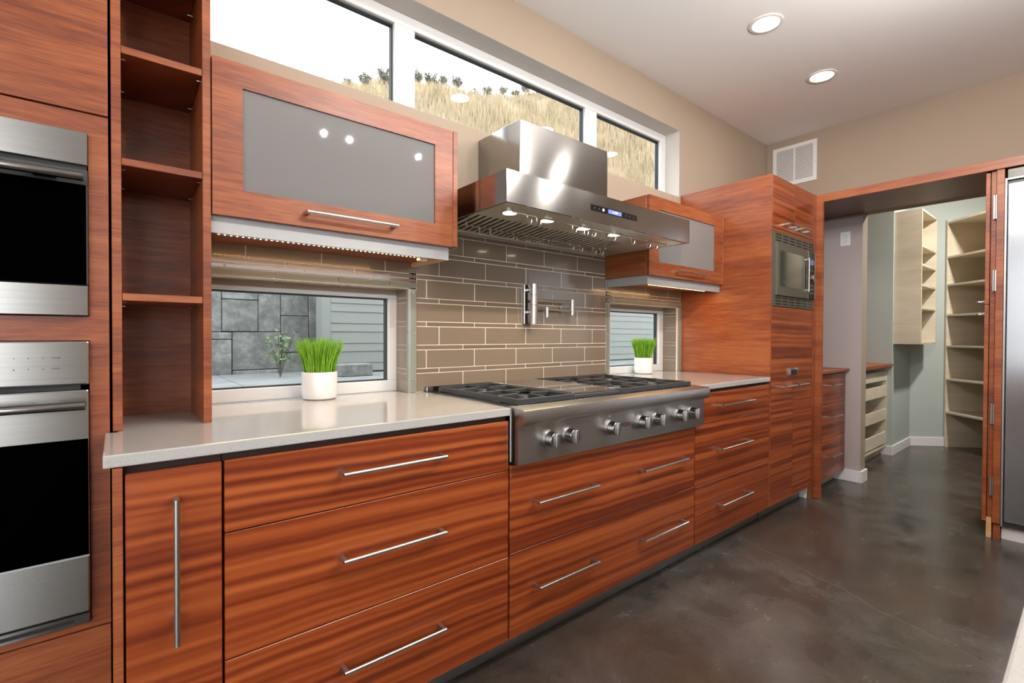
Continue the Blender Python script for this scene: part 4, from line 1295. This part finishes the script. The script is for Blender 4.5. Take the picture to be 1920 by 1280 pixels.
SY = 3.844
t = thing('retaining_wall', 'grey stone block retaining wall across the patio, seen through the left window', 'wall', (0, SY, PZ))
bx('backing', M['joint'], t, -6, 14, SY + 0.02, SY + 0.5, PZ - 0.3, 2.30)
blocks = [(0.40, 0.84, 1.20, 1.66), (0.846, 1.181, 1.545, 1.80), (0.846, 1.181, 1.205, 1.539), (1.187, 1.412, 1.205, 1.66), (1.418, 1.708, 1.385, 1.66),
          (1.418, 1.708, 0.975, 1.379), (1.714, 2.1, 1.10, 1.66), (0.40, 0.935, 1.122, 1.194), (0.40, 0.932, 0.72, 1.116), (0.941, 1.412, 0.795, 1.199),
          (0.941, 1.412, 0.70, 0.789), (1.418, 1.708, 0.70, 0.969), (1.714, 2.1, 0.70, 1.094), (1.187, 1.412, 1.666, 1.80), (1.418, 1.708, 1.666, 1.80), (1.714, 2.1, 1.666, 1.80), (0.40, 0.84, 1.666, 1.80)]
rg = random.Random(11)
def fill(x0, x1, z0, z1):
    x = x0
    while x < x1 - 0.05:
        w_ = min(rg.uniform(0.35, 0.75), x1 - x)
        z = z0
        while z < z1 - 0.02:
            h_ = min(rg.choice((0.2, 0.34, 0.42)), z1 - z)
            blocks.append((x, x + w_ - 0.006, z, z + h_ - 0.006)); z += h_
        x += w_
fill(-3.0, 0.394, 0.70, 2.30); fill(0.40, 2.10, 1.806, 2.30); fill(2.106, 5.0, 0.70, 2.30)
for (x0, x1, z0, z1) in blocks:
    j = rg.uniform(-0.012, 0.006)
    bx('stone_block', M['stone'], t, x0, x1, SY + j, SY + 0.1, z0, z1, 0.006)

GY = SY - 0.5
t = thing('siding_wall', 'grey green lap siding wall outside, right of the stone wall', 'wall', (5, GY, PZ))
bx('backing', M['siding'], t, 1.80, 11.0, GY + 0.03, GY + 0.2, PZ, 2.5)
bx('corner_trim', M['siding'], t, 1.70, 1.79, GY - 0.012, GY + 0.2, PZ, 2.5, 0.002)
z = PZ + 0.02
k = 0
while z < 2.45:
    h_ = 0.128 if k % 2 else 0.092
    MB().prism([(GY - 0.010, z), (GY - 0.001, z + h_ + 0.012), (GY + 0.03, z + h_ + 0.012), (GY + 0.03, z)], 'x', 1.792, 11.0).build('siding_board', M['siding'], t)
    z += h_; k += 1
o = bx('stone_planter', M['stone'], None, 1.72, 2.06, 2.85, 3.05, PZ, 0.875, 0.008)
tag(o, 'low dark stone block standing on the patio by the siding', 'stone block')

# leafy shrub by the retaining wall
t = thing('garden_shrub', 'small pale green leafy shrub against the stone wall outside', 'shrub', (1.25, 3.2, PZ))
rg = random.Random(23)
st = MB(); lf = MB()
for i in range(9):
    a = rg.random() * 6.28; l_ = rg.uniform(0.03, 0.16)
    tip = (1.25 + math.cos(a) * l_, 3.2 + math.sin(a) * l_, PZ + rg.uniform(0.34, 0.53))
    st.tube([(1.25, 3.2, PZ), (1.25 + math.cos(a) * l_ * 0.4, 3.2 + math.sin(a) * l_ * 0.4, PZ + 0.22), tip], 0.004, 5)
    for j in range(14):
        s_ = rg.uniform(0.35, 1.05)
        c_ = Vector((1.25 + math.cos(a) * l_ * s_ + rg.gauss(0, 0.02), 3.2 + math.sin(a) * l_ * s_ + rg.gauss(0, 0.02), PZ + (tip[2] - PZ) * s_))
        d1 = Vector((rg.gauss(0, 1), rg.gauss(0, 1), rg.gauss(0, 0.5))).normalized(); d2 = d1.cross(Vector((rg.gauss(0, 1), rg.gauss(0, 1), 1))).normalized()
        lf._add([tuple(c_), tuple(c_ + d1 * 0.022 + d2 * 0.013), tuple(c_ + d1 * 0.05), tuple(c_ + d1 * 0.022 - d2 * 0.013)], [(0, 1, 2, 3)])
st.build('stems', M['twig'], t)
lf.build('foliage', M['leaf'], t, fixn=False)['kind'] = 'stuff'

# dry grass hill
def hill(x, y):
    yc = 20.0
    zc = 12.55 + 0.256 * (x - 7.5)
    zc = max(zc, 8.0)
    s_ = (y - 4.4) / (yc - 4.4)
    wob_ = 0.22 * math.sin(x * 0.7 + y * 0.3) + 0.16 * math.sin(x * 1.9 + 1.3) * math.cos(y * 0.9)
    if s_ <= 1: return 2.25 + (zc - 2.25) * s_ + wob_ * min(1, s_ * 2)
    return zc + wob_ - (y - yc) * 0.05


h_ = MB()
NX, NY = 70, 40
X0, X1, Y0, Y1 = -12.0, 62.0, 4.36, 34.0
for j in range(NY + 1):
    for i in range(NX + 1):
        x = X0 + (X1 - X0) * i / NX; y = Y0 + (Y1 - Y0) * j / NY
        h_.v.append((x, y, hill(x, y)))
for j in range(NY):
    for i in range(NX):
        a = j * (NX + 1) + i
        h_.f.append((a, a + 1, a + NX + 2, a + NX + 1))
hill_o = h_.build('hillside', M['soil'], None, smooth=True, fixn=False)
struct(hill_o, 'dry grassy hillside rising behind the house', 'hill')

rg = random.Random(5)
g = MB()
cnt = 0
while cnt < 42000:
    y = rg.uniform(7.0, 21.5)
    rx = rg.uniform(0.25, 1.75)
    x = rx * (y + 1.94)
    z = hill(x, y)
    for _ in range(1):
        hgt = rg.uniform(0.35, 0.75) * (0.75 + 0.02 * y) * (0.55 if y > 18.5 else 1.0)
        wd = rg.uniform(0.012, 0.035) * (0.6 + 0.04 * y)
        a = rg.random() * math.pi
        dx_, dy_ = math.cos(a) * wd, math.sin(a) * wd
        lx_, ly_ = rg.gauss(0, 0.10), rg.gauss(0, 0.10)
        g._add([(x - dx_, y - dy_, z - 0.08), (x + dx_, y + dy_, z - 0.08), (x + lx_, y + ly_, z + hgt)], [(0, 1, 2)])
    cnt += 1
o = g.build('dry_grass', M['drygrass'], hill_o, fixn=False)
o['kind'] = 'stuff'
o['label'] = 'tall dry straw-coloured grass covering the hillside'


# sagebrush on the crest
def bush_mesh(seed):
    rg = random.Random(seed)
    lf = MB(); st = MB()
    for i in range(7):
        a = i * 0.9 + rg.uniform(-0.3, 0.3); l_ = rg.uniform(0.2, 0.5); hh = rg.uniform(0.45, 0.8)
        st.tube([(0, 0, -0.1), (math.cos(a) * l_ * 0.5, math.sin(a) * l_ * 0.5, hh * 0.5), (math.cos(a) * l_, math.sin(a) * l_, hh)], 0.018, 5)
        for j in range(110):
            s_ = rg.uniform(0.3, 1.05)
            c_ = Vector((math.cos(a) * l_ * s_ + rg.gauss(0, 0.10), math.sin(a) * l_ * s_ + rg.gauss(0, 0.10), hh * s_ + rg.gauss(0, 0.06)))
            d1 = Vector((rg.gauss(0, 1), rg.gauss(0, 1), abs(rg.gauss(0, 1)))).normalized(); d2 = d1.cross(Vector((rg.gauss(0, 1), rg.gauss(0, 1), 1))).normalized()
            q = rg.uniform(0.09, 0.17)
            lf._add([tuple(c_), tuple(c_ + d1 * q * 0.5 + d2 * q * 0.35), tuple(c_ + d1 * q), tuple(c_ + d1 * q * 0.5 - d2 * q * 0.35)], [(0, 1, 2, 3)])
    return st, lf


protos = []
for s_ in (31, 32, 33):
    st, lf = bush_mesh(s_)
    res = []
    for mb, nm, mt in ((st, 'stem', M['twig']), (lf, 'foliage', M['sage_leaf'])):
        me = bpy.data.meshes.new(nm); me.from_pydata(mb.v, [], mb.f); me.materials.append(mt); res.append((nm, me))
    protos.append(res)
rg = random.Random(77)
ORD = 'first second third fourth fifth sixth seventh eighth ninth tenth eleventh twelfth thirteenth fourteenth fifteenth sixteenth seventeenth eighteenth nineteenth twentieth twenty-first twenty-second twenty-third'.split()
ratios = [0.375, 0.41, 0.455, 0.49, 0.535, 0.57, 0.605, 0.645, 0.69, 0.735, 0.785, 0.83, 0.865, 0.905, 0.945, 0.985, 1.02, 1.06, 1.10]
for i, r_ in enumerate(ratios):
    y = 20.0 + rg.uniform(-0.6, 0.9)
    x = r_ * (y + 1.94)
    root = bpy.data.objects.new('sagebrush', None); root.empty_display_size = 0.1
    COL.objects.link(root); attach(root, (x, y, hill(x, y) + 0.15), None)
    sc_ = rg.uniform(0.50, 0.76)
    root.rotation_euler = (0, 0, rg.random() * 6.28)
    root.scale = (sc_, sc_, sc_ * rg.uniform(0.8, 1.1))
    tag(root, ORD[i] + ' sagebrush from the left along the crest of the dry hill', 'shrub', 'sagebrush along the hill crest')
    for nm, me in protos[i % 3]:
        c_ = bpy.data.objects.new(nm, me); COL.objects.link(c_); c_.parent = root
        if nm == 'foliage': c_['kind'] = 'stuff'
